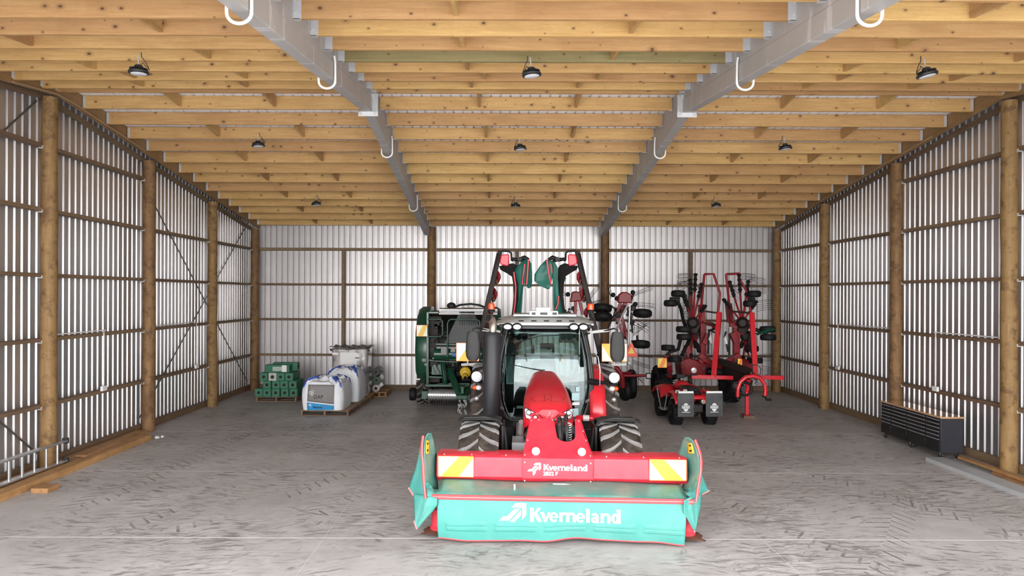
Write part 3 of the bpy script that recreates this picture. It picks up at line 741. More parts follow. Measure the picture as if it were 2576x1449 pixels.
# centre plate
mb = MB(); mb.box((-0.045, -0.022, 0.848), (0.96, 0.03, 0.275)); mb.add([(x, y, z) for x in (-.525, .435) for y, z in ((-.037, .712), (.045, .635), (.06, .65), (-.01, .712))], [(0, 1, 2, 3), (7, 6, 5, 4), (0, 4, 5, 1), (1, 5, 6, 2), (2, 6, 7, 3), (3, 7, 4, 0)])
cp = mb.build('centre_plate', M['redm'], mow, bev=0.006)
s_ang = math.atan2(0.42, 0.70); LEN = math.hypot(0.42, 0.70)
Mp = T(0, -0.03, 0.98) @ Matrix.Rotation(-(PI / 2 - s_ang), 4, 'X')
outl = [(-0.525, 0), (-0.46, 0.55), (-0.42, LEN), (-0.08, LEN)]
for i in range(13):
    a = PI + PI * i / 12; outl.append((0.085 + 0.13 * math.cos(a), 0.46 + 0.12 * math.sin(a)))
outl += [(0.225, LEN), (0.30, LEN), (0.34, 0.50), (0.435, 0)]
mb = MB(); mb.prism(outl, 0.02, Mp)
for xa, xb in (((-0.525, 0), (-0.42, LEN)), ((0.435, 0), (0.30, LEN))):
    p0 = Mp @ Vector((xa[0], 0, xa[1])); p1 = Mp @ Vector((xb[0], 0, xb[1])); mb.add([p0, p1, p1 + Vector((0, 0, -.16)), p0 + Vector((0, 0, -.3)), p0 + Vector((0.012, 0, 0)), p1 + Vector((0.012, 0, 0)), p1 + Vector((.012, 0, -.16)), p0 + Vector((.012, 0, -.3))],
        [(0, 1, 2, 3), (7, 6, 5, 4), (0, 4, 5, 1), (1, 5, 6, 2), (2, 6, 7, 3), (3, 7, 4, 0)])
hp = mb.build('headstock_cover', M['redm'], mow, bev=0.004)
mb = MB()
for x, z in ((-.49, .06), (-.455, .35), (-.41, .76), (-.3, .78), (.40, .06), (.36, .36), (.28, .76), (.33, .55), (-.1, .78)):
    p = Mp @ Vector((x, -.002, z)); q = Mp @ Vector((x, -.012, z)); mb.cyl(p, q, 0.009, seg=8)
for x, z in ((-.49, .68), (-.49, .93), (.40, .68), (.40, .93)): mb.cyl((x, -.035, z), (x, -.047, z), 0.010, seg=8)
mb.build('bolts', M['galv'], cp)
for x in (-0.34, 0.285):
    c = Mp @ Vector((x, 0, 0.13)) + Vector((0, -0.045, 0.02))
    mb = MB(); mb.lathe([(0.0, 0.05), (0.045, 0.05), (0.056, 0.0), (0.056, -0.02), (0.046, -0.024), (0.046, -0.01), (0, -0.01)], c, (0, 1, 0), 24)
    l = mb.build('work_light', M['galv'], mow)
    mb = MB(); mb.lathe([(0, -0.014), (0.045, -0.014), (0.045, -0.006), (0, -0.006)], c, (0, 1, 0), 20)
    for k in range(5):
        a = 2 * PI * k / 5 + .3; mb.box(c + Vector((math.cos(a) * .026, -0.018, math.sin(a) * .026)), (0.028, .006, .012), (0, -a, 0))
    mb.build('lens', M['lens'], l)
# lettering on the plate
mb = MB(); flat_shapes(mb, T(-0.235, -0.041, 0.822), NAME, 0.0865); mb.build('lettering', M['white'], cp, smooth=0)
mb = text_mesh('2832 F', 0.072, T(-0.24, -0.041, 0.778), 0.0015, 0.0025, align='LEFT'); mb.build('lettering', M['white'], cp, smooth=0)
mb = MB(); arrow_logo(mb, T(-0.455, -0.042, 0.80), 0.125, tail=True); mb.build('emblem', M['white'], cp, smooth=0)
# parts seen in the notch: hydraulic rod, spring, hoses
mb = MB(); mb.cyl((0.03, 0.50, 0.8), (0.05, 0.62, 1.42), 0.022); mb.cyl((-0.02, 0.47, 0.85), (0.0, 0.58, 1.35), 0.045)
mb.build('lift_ram', M['grease'], mow)
mb = MB(); sp_ = []
for i in range(150):
    a = i * 0.7; sp_.append((0.15 + 0.03 * math.cos(a), 0.48 + 0.0009 * i + 0.03 * math.sin(a), 0.8 + 0.0037 * i))
mb.tube(sp_, 0.007, 6); mb.build('relief_spring', M['galv'], mow, smooth=60)
mb = MB()
for k, x in enumerate((-.02, .0, .08, .10)):
    mb.tube([(x, .5, .8), (x + .02, .45, 1.1), (x + .01, .52, 1.3), (x, .62, 1.42 + .02 * k), (x + .03, .8, 1.38), (x, 1.05, 1.2)], 0.012, 8)
mb.build('hydraulic_hoses', M['black'], mow, smooth=60)
mb = MB(); mb.box((0, .42, .7), (1.1, .5, .16)); mb.box((-.3, .62, .9), (.08, .12, .8)); mb.box((.25, .62, .9), (.08, .12, .8)); mb.beam((-.3, .62, 1.25), (.25, .62, 1.25), .1, .1)
mb.beam((-.3, .62, .62), (-.38, 1.05, .62), .07, .1); mb.beam((.25, .62, .62), (.35, 1.05, .62), .07, .1)
mb.build('headstock', M['blackm'], mow, bev=.006)
# deck cover between beam and front curtain
def deck_z(x, y): return 0.60 + 0.06 * (y + 0.5) / 0.5 + 0.012 * math.sin(x * 3.1)
g = [[(x * (1.66 if y < -.4 else 1.62) / 1.66, y, deck_z(x, y) + 0.015 * math.sin(PI * (y + .5) / .55)) for x in [(-1.66 + 3.3 * i / 40) for i in range(41)]] for y in (-.52, -.45, -.36, -.26, -.16, -.06, .04)]
mb = MB(); mb.grid(g); mb.build('deck_cover', M['teald'], mow, solid=0.012)
mb = MB(); mb.cyl((-0.62, -0.3, 0.60), (-0.62, -0.3, 0.70), 0.012); mb.box((0.02, -0.12, 0.665), (0.26, 0.045, 0.004))
mb.build('deck_pin', M['white_pl'], mow)
# front rail: two red rubber ridges with a pale centre
for z, r, mt, nm in ((0.604, 0.014, 'rub', 'edge_rail'), (0.584, 0.011, 'rubl', 'edge_rail'), (0.564, 0.014, 'rub', 'edge_rail')):
    mb = MB(); mb.tube([(-1.70, -0.535, z + .002), (-.9, -0.54, z), (0, -0.542, z), (.9, -0.54, z), (1.665, -0.535, z - .002)], r, 10); mb.build(nm, M[mt], mow, smooth=60)
# front curtain
def cy(x, z):
    t = max(0.0, min(1.0, (0.56 - z) / 0.5))
    y = -0.535 - 0.045 * math.sin(PI * t * 0.9) + 0.014 * t * math.sin(x * 5.1 + 1.2 * z) + 0.010 * t * math.sin(x * 11 + 5 * z) + 0.02 * t * math.sin(x * 2.0 + 6 * z)
    y += 0.014 * mnoise.noise(Vector((x * 2.5, z * 5, 0))) * t
    for k in range(5):                       # moulded pockets
        u = x - (-1.24 + 0.635 * k)
        if abs(u) < 0.27 and abs(z - 0.235) < 0.06:
            e = min(1, (0.27 - abs(u)) / 0.025) * min(1, (0.06 - abs(z - .235)) / 0.015); y -= 0.012 * e
            if abs(z - .235) < .006: y += 0.006
    return y
def cx(x, z): return x + (0.03 * (0.56 - z) if x < 0 else -0.06 * (0.56 - z)) * abs(x) / 1.6
g = []
for i in range(61):
    z = 0.56 - 0.50 * i / 60; g.append([])
    for j in range(201):
        x = -1.61 + 3.18 * j / 200
        zz = z + (0.02 * math.sin(x * 2.3 + 0.6) + 0.008 * math.sin(x * 7)) * (i / 60) ** 2
        g[-1].append((cx(x, z), cy(x, z), zz))
mb = MB(); mb.grid(g); cur = mb.build('front_curtain', M['teal'], mow, solid=0.005, smooth=60)
mb = MB(); mb.tube([(p[0], p[1], p[2]) for p in g[-1][::4]], 0.011, 8); mb.build('hem', M['rub'], cur, smooth=60)
wp = lambda p: Vector((p.x, cy(p.x, p.z) - 0.012 + (p.y + 1) * 1.0, p.z))
mb = MB(); flat_shapes(mb, T(-0.412, -1, 0.307), NAME, 0.168, warp=wp); tag(mb.build('lettering', M['white'], cur, smooth=0), 'faded white lettering')
mb = MB(); arrow_logo(mb, T(-0.805, -1, 0.297), 0.232, warp=wp); tag(mb.build('emblem', M['white'], cur, smooth=0), 'faded white arrow emblem')
# side guards, trims, side flaps
def ML(px, py, Y):
    p = W(px, py, Y) - Vector((0.84, 9.3, 0)); c, q = math.cos(R(3)), math.sin(R(3))
    return Vector((p.x * c - p.y * q, p.x * q + p.y * c, p.z))
def fine(rows, n=5, wav=0.0):
    """bilinear refinement of a coarse grid, with gentle folds"""
    out = []
    R_, C_ = len(rows), len(rows[0])
    for i in range((R_ - 1) * n + 1):
        a, fi = min(i // n, R_ - 2), i / n - min(i // n, R_ - 2); row = []
        for j in range((C_ - 1) * 8 + 1):
            b, fj = min(j // 8, C_ - 2), j / 8 - min(j // 8, C_ - 2)
            p = rows[a][b].lerp(rows[a][b + 1], fj).lerp(rows[a + 1][b].lerp(rows[a + 1][b + 1], fj), fi)
            row.append(p + Vector((0, wav * math.sin(j * 1.1 + i * .25), 0)))
        out.append(row)
    return out
SIDE = {
 -1: dict(o=(1015, 1080),
   trim=[(255, 85, 9.05), (240, 200, 9.0), (238, 320, 8.95), (252, 450, 8.9), (260, 600, 8.86), (270, 750, 8.82), (285, 895, 8.80)],
   guard=[((320, 50, 9.12), (362, 48, 9.2)), ((285, 105, 9.08), (385, 120, 9.35)), ((270, 220, 9.04), (410, 230, 9.45)), ((268, 350, 9.0), (430, 340, 9.55)), ((275, 480, 8.95), (436, 480, 9.6)), ((280, 620, 8.90), (436, 640, 9.6)), ((295, 770, 8.88), (450, 780, 9.4))],
   flap=[((213, 235, 9.1), (240, 235, 9.02)), ((185, 380, 9.12), (238, 380, 8.98)), ((150, 520, 9.14), (255, 520, 8.95)), ((105, 650, 9.16), (262, 660, 8.92)), ((68, 760, 9.18), (272, 780, 8.88)), ((132, 858, 9.1), (288, 900, 8.86))],
   hem1=[(68, 762, 9.17), (132, 862, 9.09)],
   low=[((132, 845, 9.0), (300, 860, 8.84), (442, 900, 8.80)), ((138, 980, 8.95), (280, 1000, 8.80), (442, 985, 8.80)), ((142, 1100, 8.92), (260, 1110, 8.82), (385, 1065, 8.82)), ((148, 1210, 8.90), (210, 1215, 8.84), (280, 1180, 8.84)), ((176, 1300, 8.86), (178, 1299, 8.86), (182, 1297, 8.86))],
   hem2=[(140, 1190, 8.91), (152, 1240, 8.88), (176, 1302, 8.85)],
   crump=[((283, 640, 8.88), (310, 690, 8.95)), ((290, 740, 8.86), (390, 780, 9.0)), ((300, 880, 8.82), (445, 860, 8.9))]),
 1: dict(o=(1640, 1080),
   trim=[(563, 138, 8.95), (600, 230, 8.9), (630, 330, 8.86), (642, 430, 8.8), (634, 560, 8.76), (612, 700, 8.72), (597, 800, 8.68), (575, 950, 8.64)],
   guard=[((478, 105, 9.05), (425, 105, 9.12)), ((540, 155, 8.98), (395, 150, 9.3)), ((580, 235, 8.93), (365, 245, 9.42)), ((608, 330, 8.88), (330, 340, 9.5)), ((620, 430, 8.84), (380, 450, 9.5)), ((612, 560, 8.80), (420, 560, 9.5)), ((595, 700, 8.76), (420, 690, 9.4)), ((570, 830, 8.72), (380, 790, 9.25))],
   flap=[((652, 585, 8.95), (640, 590, 8.8)), ((690, 680, 8.98), (630, 680, 8.8)), ((742, 795, 9.0), (620, 770, 8.78)), ((640, 850, 8.95), (605, 850, 8.76))],
   hem1=[(742, 797, 8.99), (640, 848, 8.94)],
   low=[((640, 840, 8.85), (540, 860, 8.72), (418, 925, 8.62)), ((636, 1000, 8.8), (520, 1010, 8.68), (408, 1080, 8.64)), ((600, 1160, 8.76), (540, 1170, 8.70), (480, 1205, 8.68)), ((560, 1330, 8.72), (556, 1334, 8.72), (552, 1338, 8.72))],
   hem2=[(556, 1318, 8.71), (551, 1342, 8.71)],
   crump=[((600, 640, 8.76), (560, 690, 8.95)), ((590, 760, 8.72), (500, 770, 8.95)), ((560, 900, 8.68), (430, 860, 8.8))])}
for s in (-1, 1):
    D = SIDE[s]; ox, oy = D['o']
    Q = lambda t: ML(ox + t[0] / 5.175, oy + t[1] / 5.175, t[2])
    gr = fine([[Q(a), Q(b)] for a, b in D['guard']], 4)
    for i, row in enumerate(gr):
        for j, p in enumerate(row): p.x += s * 0.03 * math.sin(PI * j / (len(row) - 1)) * math.sin(PI * i / (len(gr) - 1))
    mb = MB(); mb.grid(gr); sg = mb.build('side_guard', M['teald'], mow, solid=0.012, smooth=70)
    mb = MB(); mb.tube([Q(t) for t in D['trim']], 0.019, 12); et = mb.build('edge_trim', M['rub'], sg, smooth=60)
    mb = MB(); mb.tube([Q(t) + Vector((-s * .008, -.016, 0)) for t in D['trim']], 0.006, 8); mb.build('trim_ridge', M['rubl'], sg, smooth=60)
    off = Vector((-s * .006, -.014, 0)); dg = [[p + off for p in row[2:6]] for row in gr[5:12]]
    mb = MB(); mb.grid(dg); dc = mb.build('warning_decal', M['yellow'], sg, solid=0.003)
    mb = MB()
    for r0 in (1, 4): mb.grid([[p + off * .4 for p in row[1:3]] for row in dg[r0:r0 + 2]])
    mb.build('pictogram', M['black'], dc, solid=0.003)
    mb = MB(); mb.grid(fine([[Q(a), Q(b)] for a, b in D['flap']], 5, .006)); fl_ = mb.build('side_flap', M['teal'], mow, solid=0.005, smooth=70)
    mb = MB(); mb.tube([Q(t) for t in D['hem1']], 0.013, 8); mb.build('hem', M['rubl'], fl_, smooth=60)
    gg = fine([[Q(a) for a in row] for row in D['low']], 5, .005); mb = MB(); mb.grid(gg); sc_ = mb.build('side_curtain', M['teal'], mow, solid=0.005, smooth=70)
    mb = MB(); mb.tube([Q(t) for t in D['hem2']], 0.011, 8); mb.build('hem', M['rubl'], sc_, smooth=60)
    mb = MB(); gg = fine([[Q(a) for a in row] for row in D['crump']], 7)
    for i, row in enumerate(gg):
        for j, p in enumerate(row): q = mnoise.noise_vector(p * 14) * .035; p += q
    mb.grid(gg); mb.build('gathered_cloth', M['teal'], mow, solid=0.005, smooth=70)
    # cutter bar end: red drum with knives
    mb = MB(); mb.lathe([(0, .08), (.10, .08), (.105, .12), (.085, .14), (.085, .34), (.09, .35), (.09, .36), (0, .36)], (s * 1.64, -.28, 0), (0, 0, 1), 24)
    dr = mb.build('end_drum', M['redm'], mow)
    mb = MB(); mb.lathe([(0, .05), (.17, .055), (.18, .07), (.05, .10), (0, .10)], (s * 1.66, -.28, 0), (0, 0, 1), 8)
    mb.box((s * 1.78, -.40, .06), (.13, .05, .008), (0, .1, s * -.6)); mb.box((s * 1.76, -.2, .06), (.12, .05, .008), (0, -.1, s * .8)); mb.build('knives', M['rust'], dr)
mb = MB(); mb.box((0, -.1, .06), (3.1, .3, .05)); cb = mb.build('cutter_bar', M['grease'], mow, bev=.01)
for k in range(7):
    mb = MB(); mb.lathe([(0, .085), (.2, .09), (.2, .1), (.08, .14), (0, .15)], (-1.32 + .44 * k, -.18, 0), (0, 0, 1), 20); mb.build('cutting_disc', M['grease'], cb)

# ================================================================== TRACTOR
tr = thing('tractor', 'red farm tractor with grey cab roof and black exhaust stack, parked facing out', 'tractor', (0.735, 10.15, 0), R(-2))
FT = 1.015
for s in (-1, 1):
    tyre(tr, (s * FT, 0, 0.655), 0.655, 0.58, 17, 'front_tyre', side=s)
    tyre(tr, (s * 1.03, 2.9, 0.95), 0.95, 0.62, 20, 'rear_tyre', M['silver'], side=s)
    # front fender: thin arched sheet
    g = []
    for i in range(9):
        a = R(-14 + 72 * i / 8); r_ = 0.76
        row = []
        for k in range(7):
            f = k / 6; x = s * (0.70 + 0.63 * f); dz = -0.035 * max(0, (f - .85) / .15) - 0.03 * max(0, (.12 - f) / .12)
            row.append((x, math.sin(a) * r_ * -1 * -1, 0.655 + math.cos(a) * r_ + dz - .02))
        g.append(row)
    mb = MB(); mb.grid(g); fd = mb.build('front_fender', M['dusty'], tr, solid=0.012, smooth=60)
    mb = MB(); mb.tube([(s * 1.25, -.1, 1.385), (s * .95, -.12, 1.40), (s * .74, -.12, 1.36), (s * .66, -.10, 1.25), (s * .63, -.08, 1.0), (s * .62, -.06, .75)], 0.022, 8); mb.build('fender_bracket', M['dusty'], fd, smooth=60)
    mb = MB(); mb.box((s * .68, .05, 1.05), (.05, .5, .5)); mb.build('inner_fender', M['blackm'], fd, bev=.02)
    # rear fender
    g = []
    for i in range(15):
        a = R(-88 + 150 * i / 14); r_ = 0.995; row = []
        for k, (xx, dr_) in enumerate(((.80, -.03), (.82, -.01), (.88, .0), (1.0, .0), (1.07, -.02), (1.09, -.06))):
            row.append((s * xx, 2.9 + math.sin(a) * (r_ + dr_), .95 + math.cos(a) * (r_ + dr_ - .06)))
        g.append(row)
    mb = MB(); mb.grid(g); rf = mb.build('rear_fender', M['red'], tr, solid=0.015, smooth=60)
    mb = MB(); mb.tube([Vector(r_[4]) + Vector((s * -.06, -.012, .012)) for r_ in g], 0.006, 6); mb.build('fender_seam', M['black'], rf)
# chassis
mb = MB(); mb.box((0, 1.2, .78), (.5, 3.6, .42)); mb.cyl((-.95, 0, .655), (.95, 0, .655), .11); mb.cyl((-.95, 2.9, .95), (.95, 2.9, .95), .16); mb.box((0, -.35, .75), (.6, .5, .4))
mb.box((0, .1, 1.0), (.66, .4, .5))
mb.build('chassis', M['blackm'], tr, bev=.02)
for s in (-1, 1):
    mb = MB(); mb.box((s * .72, 1.9, .72), (.42, 1.0, .5)); mb.box((s * .78, 1.25, .55), (.3, .25, .06)); mb.build('fuel_tank' if s < 0 else 'battery_box', M['blackm'], tr, bev=.04)
# bonnet: lofted
secs = [(0.0, .50, 1.49, 1.27), (0.04, .65, 1.525, 1.25), (0.12, .735, 1.56, 1.20), (.30, .765, 1.61, 1.0), (.55, .765, 1.675, .95), (.9, .735, 1.735, .95), (1.3, .66, 1.80, .95), (1.65, .58, 1.84, .95), (1.95, .52, 1.86, .95)]
def bonnet_section(y, w_, zt, zb):
    row = [(-w_ / 2 * .98, y, zb), (-w_ / 2, y, zb + (zt - .30 - zb) * .5)]
    for i in range(15):
        th = PI - PI * i / 14; row.append((w_ / 2 * lobed(math.cos(th), .62), y, zt - .24 + .24 * math.sin(th) ** .8))
    row += [(w_ / 2, y, zb + (zt - .30 - zb) * .5), (w_ / 2 * .98, y, zb)]
    return row
g = [bonnet_section(*s_) for s_ in secs]
mb = MB(); mb.grid(g); mb.add(g[0], [tuple(range(len(g[0])))]); mb.add(g[-1], [tuple(range(len(g[-1])))])
bn = mb.build('bonnet', M['red'], tr, smooth=50)
def bz(x, y):                              # bonnet top height
    for (y0, w0, z0, _), (y1, w1, z1, _) in zip(secs, secs[1:]):
        if y0 <= y <= y1:
            f = (y - y0) / (y1 - y0); w_ = w0 + (w1 - w0) * f; zt = z0 + (z1 - z0) * f
            c = min(1, (abs(x) / (w_ / 2)) ** (1 / .62)); return zt - .24 + .24 * (math.sin(math.acos(c)) ** .8)
    return 1.4
for s in (-1, 1):                          # vent panel outlines on the bonnet nose
    mb = MB(); c_ = [(s * .045, .22), (s * .20, .24), (s * .27, .44), (s * .17, .52), (s * .05, .50)]
    pts = []
    for i in range(len(c_)):
        a, b = c_[i], c_[(i + 1) % len(c_)]
        for k in range(4): x = a[0] + (b[0] - a[0]) * k / 4; y = a[1] + (b[1] - a[1]) * k / 4; pts.append((x, y, bz(x, y) + .001))
    mb.tube(pts, 0.0035, 6, closed=True); mb.build('vent_outline', M['redd'], bn)
mb = MB(); mb.cyl((0, .30, bz(0, .30) - .01), (0, .30, bz(0, .30) + .006), .013, seg=12); mb.build('bonnet_catch', M['grease'], bn)
# nose: dark grille below, headlights, badge
mb = MB(); mb.box((0, .09, 1.08), (.56, .14, .5))
for k in range(9): mb.box((0, -.004, .88 + .035 * k), (.48, .012, .012))
mb.build('grille', M['blackm'], tr, bev=.01)
for s in (-1, 1):
    hl = [(s * .07, 1.25), (s * .15, 1.225), (s * .27, 1.235), (s * .345, 1.28), (s * .365, 1.39), (s * .35, 1.425), (s * .26, 1.39), (s * .17, 1.34), (s * .09, 1.29)]
    def hy(x): return -.005 + .35 * x * x * 1.2
    hl = [(x, z + .09) for x, z in hl]; fr = [Vector((x, hy(x), z)) for x, z in hl]; bk = [Vector((x, hy(x) + .10, z)) for x, z in hl]; n = len(fr)
    mb = MB(); mb.add(fr + bk, [tuple(range(n)), tuple(range(2 * n - 1, n - 1, -1))] + [(i, (i + 1) % n, (i + 1) % n + n, i + n) for i in range(n)])
    h_ = mb.build('headlight', M['chrome'], tr, bev=.006)
    mb = MB()
    for x, z, r_ in ((.30, 1.36, .030), (.20, 1.29, .032), (.285, 1.285, .024)):
        mb.lathe([(0, -.012), (r_ * .7, -.010), (r_, 0), (r_, .02), (0, .02)], (s * x, hy(x) - .004, z + .09), (0, 1, 0), 16)
    mb.build('lens', M['lens'], h_)
    mb = MB()
    loop = [Vector((x * .99, hy(x) - .003, z)) for x, z in hl]; mb.tube(loop, .006, 6, closed=True)
    for x, z, r_ in ((.30, 1.36, .038), (.20, 1.29, .040)): mb.tube([(s * x + r_ * math.cos(2 * PI * k / 12), hy(x) - .012, z + .09 + r_ * math.sin(2 * PI * k / 12)) for k in range(12)], .005, 6, closed=True)
    mb.build('bezel', M['blackm'], h_)
# centre of the nose (pointed red lip) and badge
mb = MB(); mb.prism([(-.17, 1.37), (-.06, 1.25), (0, 1.235), (.06, 1.25), (.17, 1.37), (.1, 1.42), (-.1, 1.42)], .10, T(0, -.022, 0)); mb.v = [(x, y, z + .09) for x, y, z in mb.v]; ns = mb.build('nose_panel', M['red'], tr, bev=.012)
mb = MB()
def tri(cx_, cz_, r_, up):
    a = [Vector((cx_ + r_ * math.cos(t), -.028, cz_ + r_ * math.sin(t) * up)) for t in (PI / 2, PI / 2 + 2 * PI / 3, PI / 2 + 4 * PI / 3)]
    mb.tube(a, .0055, 6, closed=True)
tri(0, 1.455, .030, -1); tri(-.033, 1.405, .030, -1); tri(.033, 1.405, .030, -1); mb.build('badge', M['white'], ns)
# cab --------------------------------------------------------------
prof = [(.97, .55), (1.00, .64), (1.10, .72), (1.31, .79), (1.66, .825), (2.08, .785), (2.40, .72), (2.62, .67)]   # z, half width of the windscreen
def gy(z, x):
    t = max(0, min(1, (z - 1.6) / .55)); a = .55 * (t ** 3 - t ** 4 / 2) + max(0, z - 2.15)      # integral of a smooth step
    return 1.95 + .03 * (z - 1) + .22 * a + .22 * abs(x) ** 2.2
def hw(z):
    for (z0, w0), (z1, w1) in zip(prof, prof[1:]):
        if z0 <= z <= z1: f = (z - z0) / (z1 - z0); return w0 + (w1 - w0) * f
    return prof[-1][1]
zs = [.97, 1.0, 1.05, 1.1, 1.2] + [1.31 + .131 * k for k in range(11)]
g = [[(hw(z) * (-1 + 2 * k / 16), gy(z, hw(z) * (-1 + 2 * k / 16)), z) for k in range(17)] for z in zs]
mb = MB(); mb.grid(g); ws = mb.build('windscreen', M['glass'], tr, solid=0.005, smooth=80)
mb = MB()
edge = [Vector(r_[0]) for r_ in g] + [Vector(p) for p in g[-1][1:-1]] + [Vector(r_[-1]) for r_ in g[::-1]] + [Vector(p) for p in g[0][::-1][1:-1]]
mb.tube([e + Vector((0, -.003, 0)) for e in edge], .028, 8, closed=True); mb.build('glass_seal', M['black'], ws, smooth=60)
for s in (-1, 1):                          # A pillars and door frames
    mb = MB(); mb.tube([(s * (hw(z) + .03), gy(z, hw(z)) + .02, z) for z in zs], [.035] * len(zs), 10)
    mb.tube([(s * .60, 1.95, .95), (s * .80, 3.3, .98), (s * .80, 3.4, 2.55)], .04, 8)
    mb.tube([(s * .86, 2.72, 1.55), (s * .84, 2.75, 2.1), (s * .78, 2.75, 2.6)], .03, 8)
    mb.tube([(s * .80, 2.1, 1.5), (s * .86, 2.7, 1.5), (s * .84, 3.35, 1.5)], .03, 8)
    mb.build('cab_pillar', M['black'], tr, smooth=60)
    g2 = [[(s * (hw(z) + .04 + .08 * math.sin(PI * f) * (z < 2.5)), gy(z, hw(z)) + .03 + f * (3.35 - gy(z, hw(z))), z) for f in (0, .25, .5, .75, 1)] for z in (1.05, 1.31, 1.66, 2.08, 2.4, 2.6)]
    mb = MB(); mb.grid(g2); mb.build('side_window', M['glass'], tr, solid=.005, smooth=80)
mb = MB(); mb.grid([[(x, 3.42, z) for x in (-.72, 0, .72)] for z in (1.45, 2.0, 2.58)]); mb.build('rear_window', M['glass'], tr, solid=.005)
mb = MB(); mb.box((0, 2.75, 1.0), (1.3, 1.35, .12)); mb.box((0, 3.38, 1.22), (1.5, .06, .42)); mb.box((0, 3.40, 2.58), (1.5, .05, .06)); mb.box((-.77, 3.40, 2.0), (.06, .05, 1.2)); mb.box((.77, 3.40, 2.0), (.06, .05, 1.2)); mb.build('cab_floor', M['inter'], tr, bev=.01)
# interior
mb = MB(); mb.box((.02, 2.95, 1.42), (.50, .50, .14)); mb.box((.02, 3.18, 1.68), (.46, .14, .5), (R(-8), 0, 0)); mb.box((.02, 3.0, 1.2), (.34, .36, .34)); mb.box((.36, 2.85, 1.62), (.12, .42, .08)); mb.box((-.3, 2.9, 1.6), (.08, .38, .06))
mb.build('driver_seat', M['inter'], tr, bev=.04)
mb = MB(); mb.tube([(.02 + .20 * math.cos(2 * PI * k / 24), 2.50 + .18 * math.sin(2 * PI * k / 24), 1.80 + .08 * math.sin(2 * PI * k / 24)) for k in range(24)], .016, 8, closed=True); mb.cyl((.02, 2.38, 1.2), (.02, 2.50, 1.79), .035); mb.beam((-.16, 2.5, 1.80), (.2, 2.5, 1.80), .03, .015)
mb.build('steering_wheel', M['inter'], tr, smooth=60)
mb = MB(); mb.lathe([(.26, 0), (.25, .35), (.21, .60), (.14, .76), (.07, .83), (0, .84)], (0.0, 2.25, 1.15), (0, 0, 1), 24); mb.build('dashboard', M['dash'], tr, smooth=60)
mb = MB(); mb.box((.40, 2.35, 2.42), (.26, .06, .17)); mb.box((.52, 2.6, 1.95), (.05, .2, .25)); mb.tube([(-.30, 2.2, 2.6), (-.28, 2.15, 2.42), (-.24, 2.15, 2.40), (-.22, 2.15, 2.2)], .014, 8); mb.box((-.21, 2.15, 2.22), (.06, .04, .16)); mb.tube([(-.6, 2.25, 2.30), (-.1, 2.2, 2.46), (.35, 2.25, 2.48)], .01, 6)
mb.build('monitor', M['inter'], tr, bev=.01)
mb = MB(); mb.lathe([(0, 0), (.045, .004), (.045, .01), (0, .012)], (-.46, 2.13, 1.93), (0, 1, 0), 20); mb.cyl((-.46, 2.13, 1.97), (-.46, 2.13, 2.15), .002, seg=6); mb.build('hanging_disc', M['white'], tr)
mb = MB(); mb.box((.40, 3.1, 1.93), (.10, .08, .12)); mb.build('orange_bottle', M['orange'], tr, bev=.02)
mb = MB(); pts = [(-.03, 1.90, 1.88)]
mb.lathe([(0, -.03), (.02, -.025), (.024, 0), (0, .02)], (-.02, 1.90, 1.87), (0, 1, 0), 12); mb.tube([(-.02, 1.885, 1.87), (-.25, 1.90, 1.905), (-.62, 1.99, 1.97)], [.014, .009, .006], 8); mb.build('wiper', M['black'], ws)
mb = MB(); dec = ((.585, 1.53, .075, .08), (.55, 1.40, .15, .13), (.545, 1.12, .12, .14))
for x, z, a, b in dec: mb.box((x, gy(z, x) - .012, z), (a, .003, b), (0, 0, R(22)))
mb.build('sticker', paint('pale_sticker', (.45, .66, .68), .5), ws)
mb = MB(); mb.box((.555, gy(1.27, .55) - .013, 1.275), (.14, .003, .05), (0, 0, R(22))); mb.box((-.36, gy(1.12, .36) + .3, 1.16), (.28, .01, .05), (R(20), 0, 0)); mb.build('sticker', M['white'], ws)
# roof
def roof_row(y, zt, hw_, drop):
    row = []
    for k in range(25):
        x = -1 + 2 * k / 24; row.append((x * hw_, y + .10 * x * x * (1 if y < 2.4 else 0), zt - drop * abs(x) ** 3.5))
    return row
top = [roof_row(1.68, 2.675, .84, .0), roof_row(1.69, 2.72, .845, .02), roof_row(1.76, 2.755, .85, .05), roof_row(2.0, 2.80, .86, .07), roof_row(2.5, 2.83, .87, .08), roof_row(3.2, 2.83, .86, .08), roof_row(3.62, 2.80, .82, .07), roof_row(3.70, 2.70, .80, .03), roof_row(3.68, 2.62, .78, 0)]
bot = [roof_row(3.2, 2.61, .76, 0), roof_row(2.4, 2.60, .78, 0), roof_row(1.85, 2.655, .80, 0), roof_row(1.70, 2.66, .83, .0)]
mb = MB(); mb.grid(top + bot)
for r_ in (0, -1):
    rr = [r__[r_] for r__ in top + bot]; mb.add(rr, [tuple(range(len(rr)))])
rf = mb.build('cab_roof', M['roofg'], tr, smooth=45)
mb = MB(); mb.grid([[(x * .56, y, 2.815 + (0.03 if 0 < i < 3 else 0) + .01) for x in (-1, -.98, 0, .98, 1)] for i, y in enumerate((1.98, 2.02, 2.9, 2.95))]); mb.build('roof_hatch', M['roofg'], rf, bev=.008, solid=.012)
mb = MB()
for x in (-.42, -.2, .02, .24, .46): mb.box((x, 1.735, 2.752), (.09, .02, .010), (R(40), 0, 0))
mb.build('roof_vents', M['dusty'], rf)
for s in (-1, 1):
    mb = MB()
    for x in (.655, .49): mb.ell((s * x, 1.68 + .06 * x, 2.652), (.09, .08, .066), 24)
    mb.box((s * .60, 1.86, 2.66), (.40, .22, .07))
    pd = mb.build('light_pod', M['blackm'], rf, bev=.01)
    for x in (.655, .49):
        mb = MB(); mb.ell((s * x, 1.625 + .06 * x, 2.648), (.070, .03, .046), 24); mb.build('work_lens', M['lens'], pd)
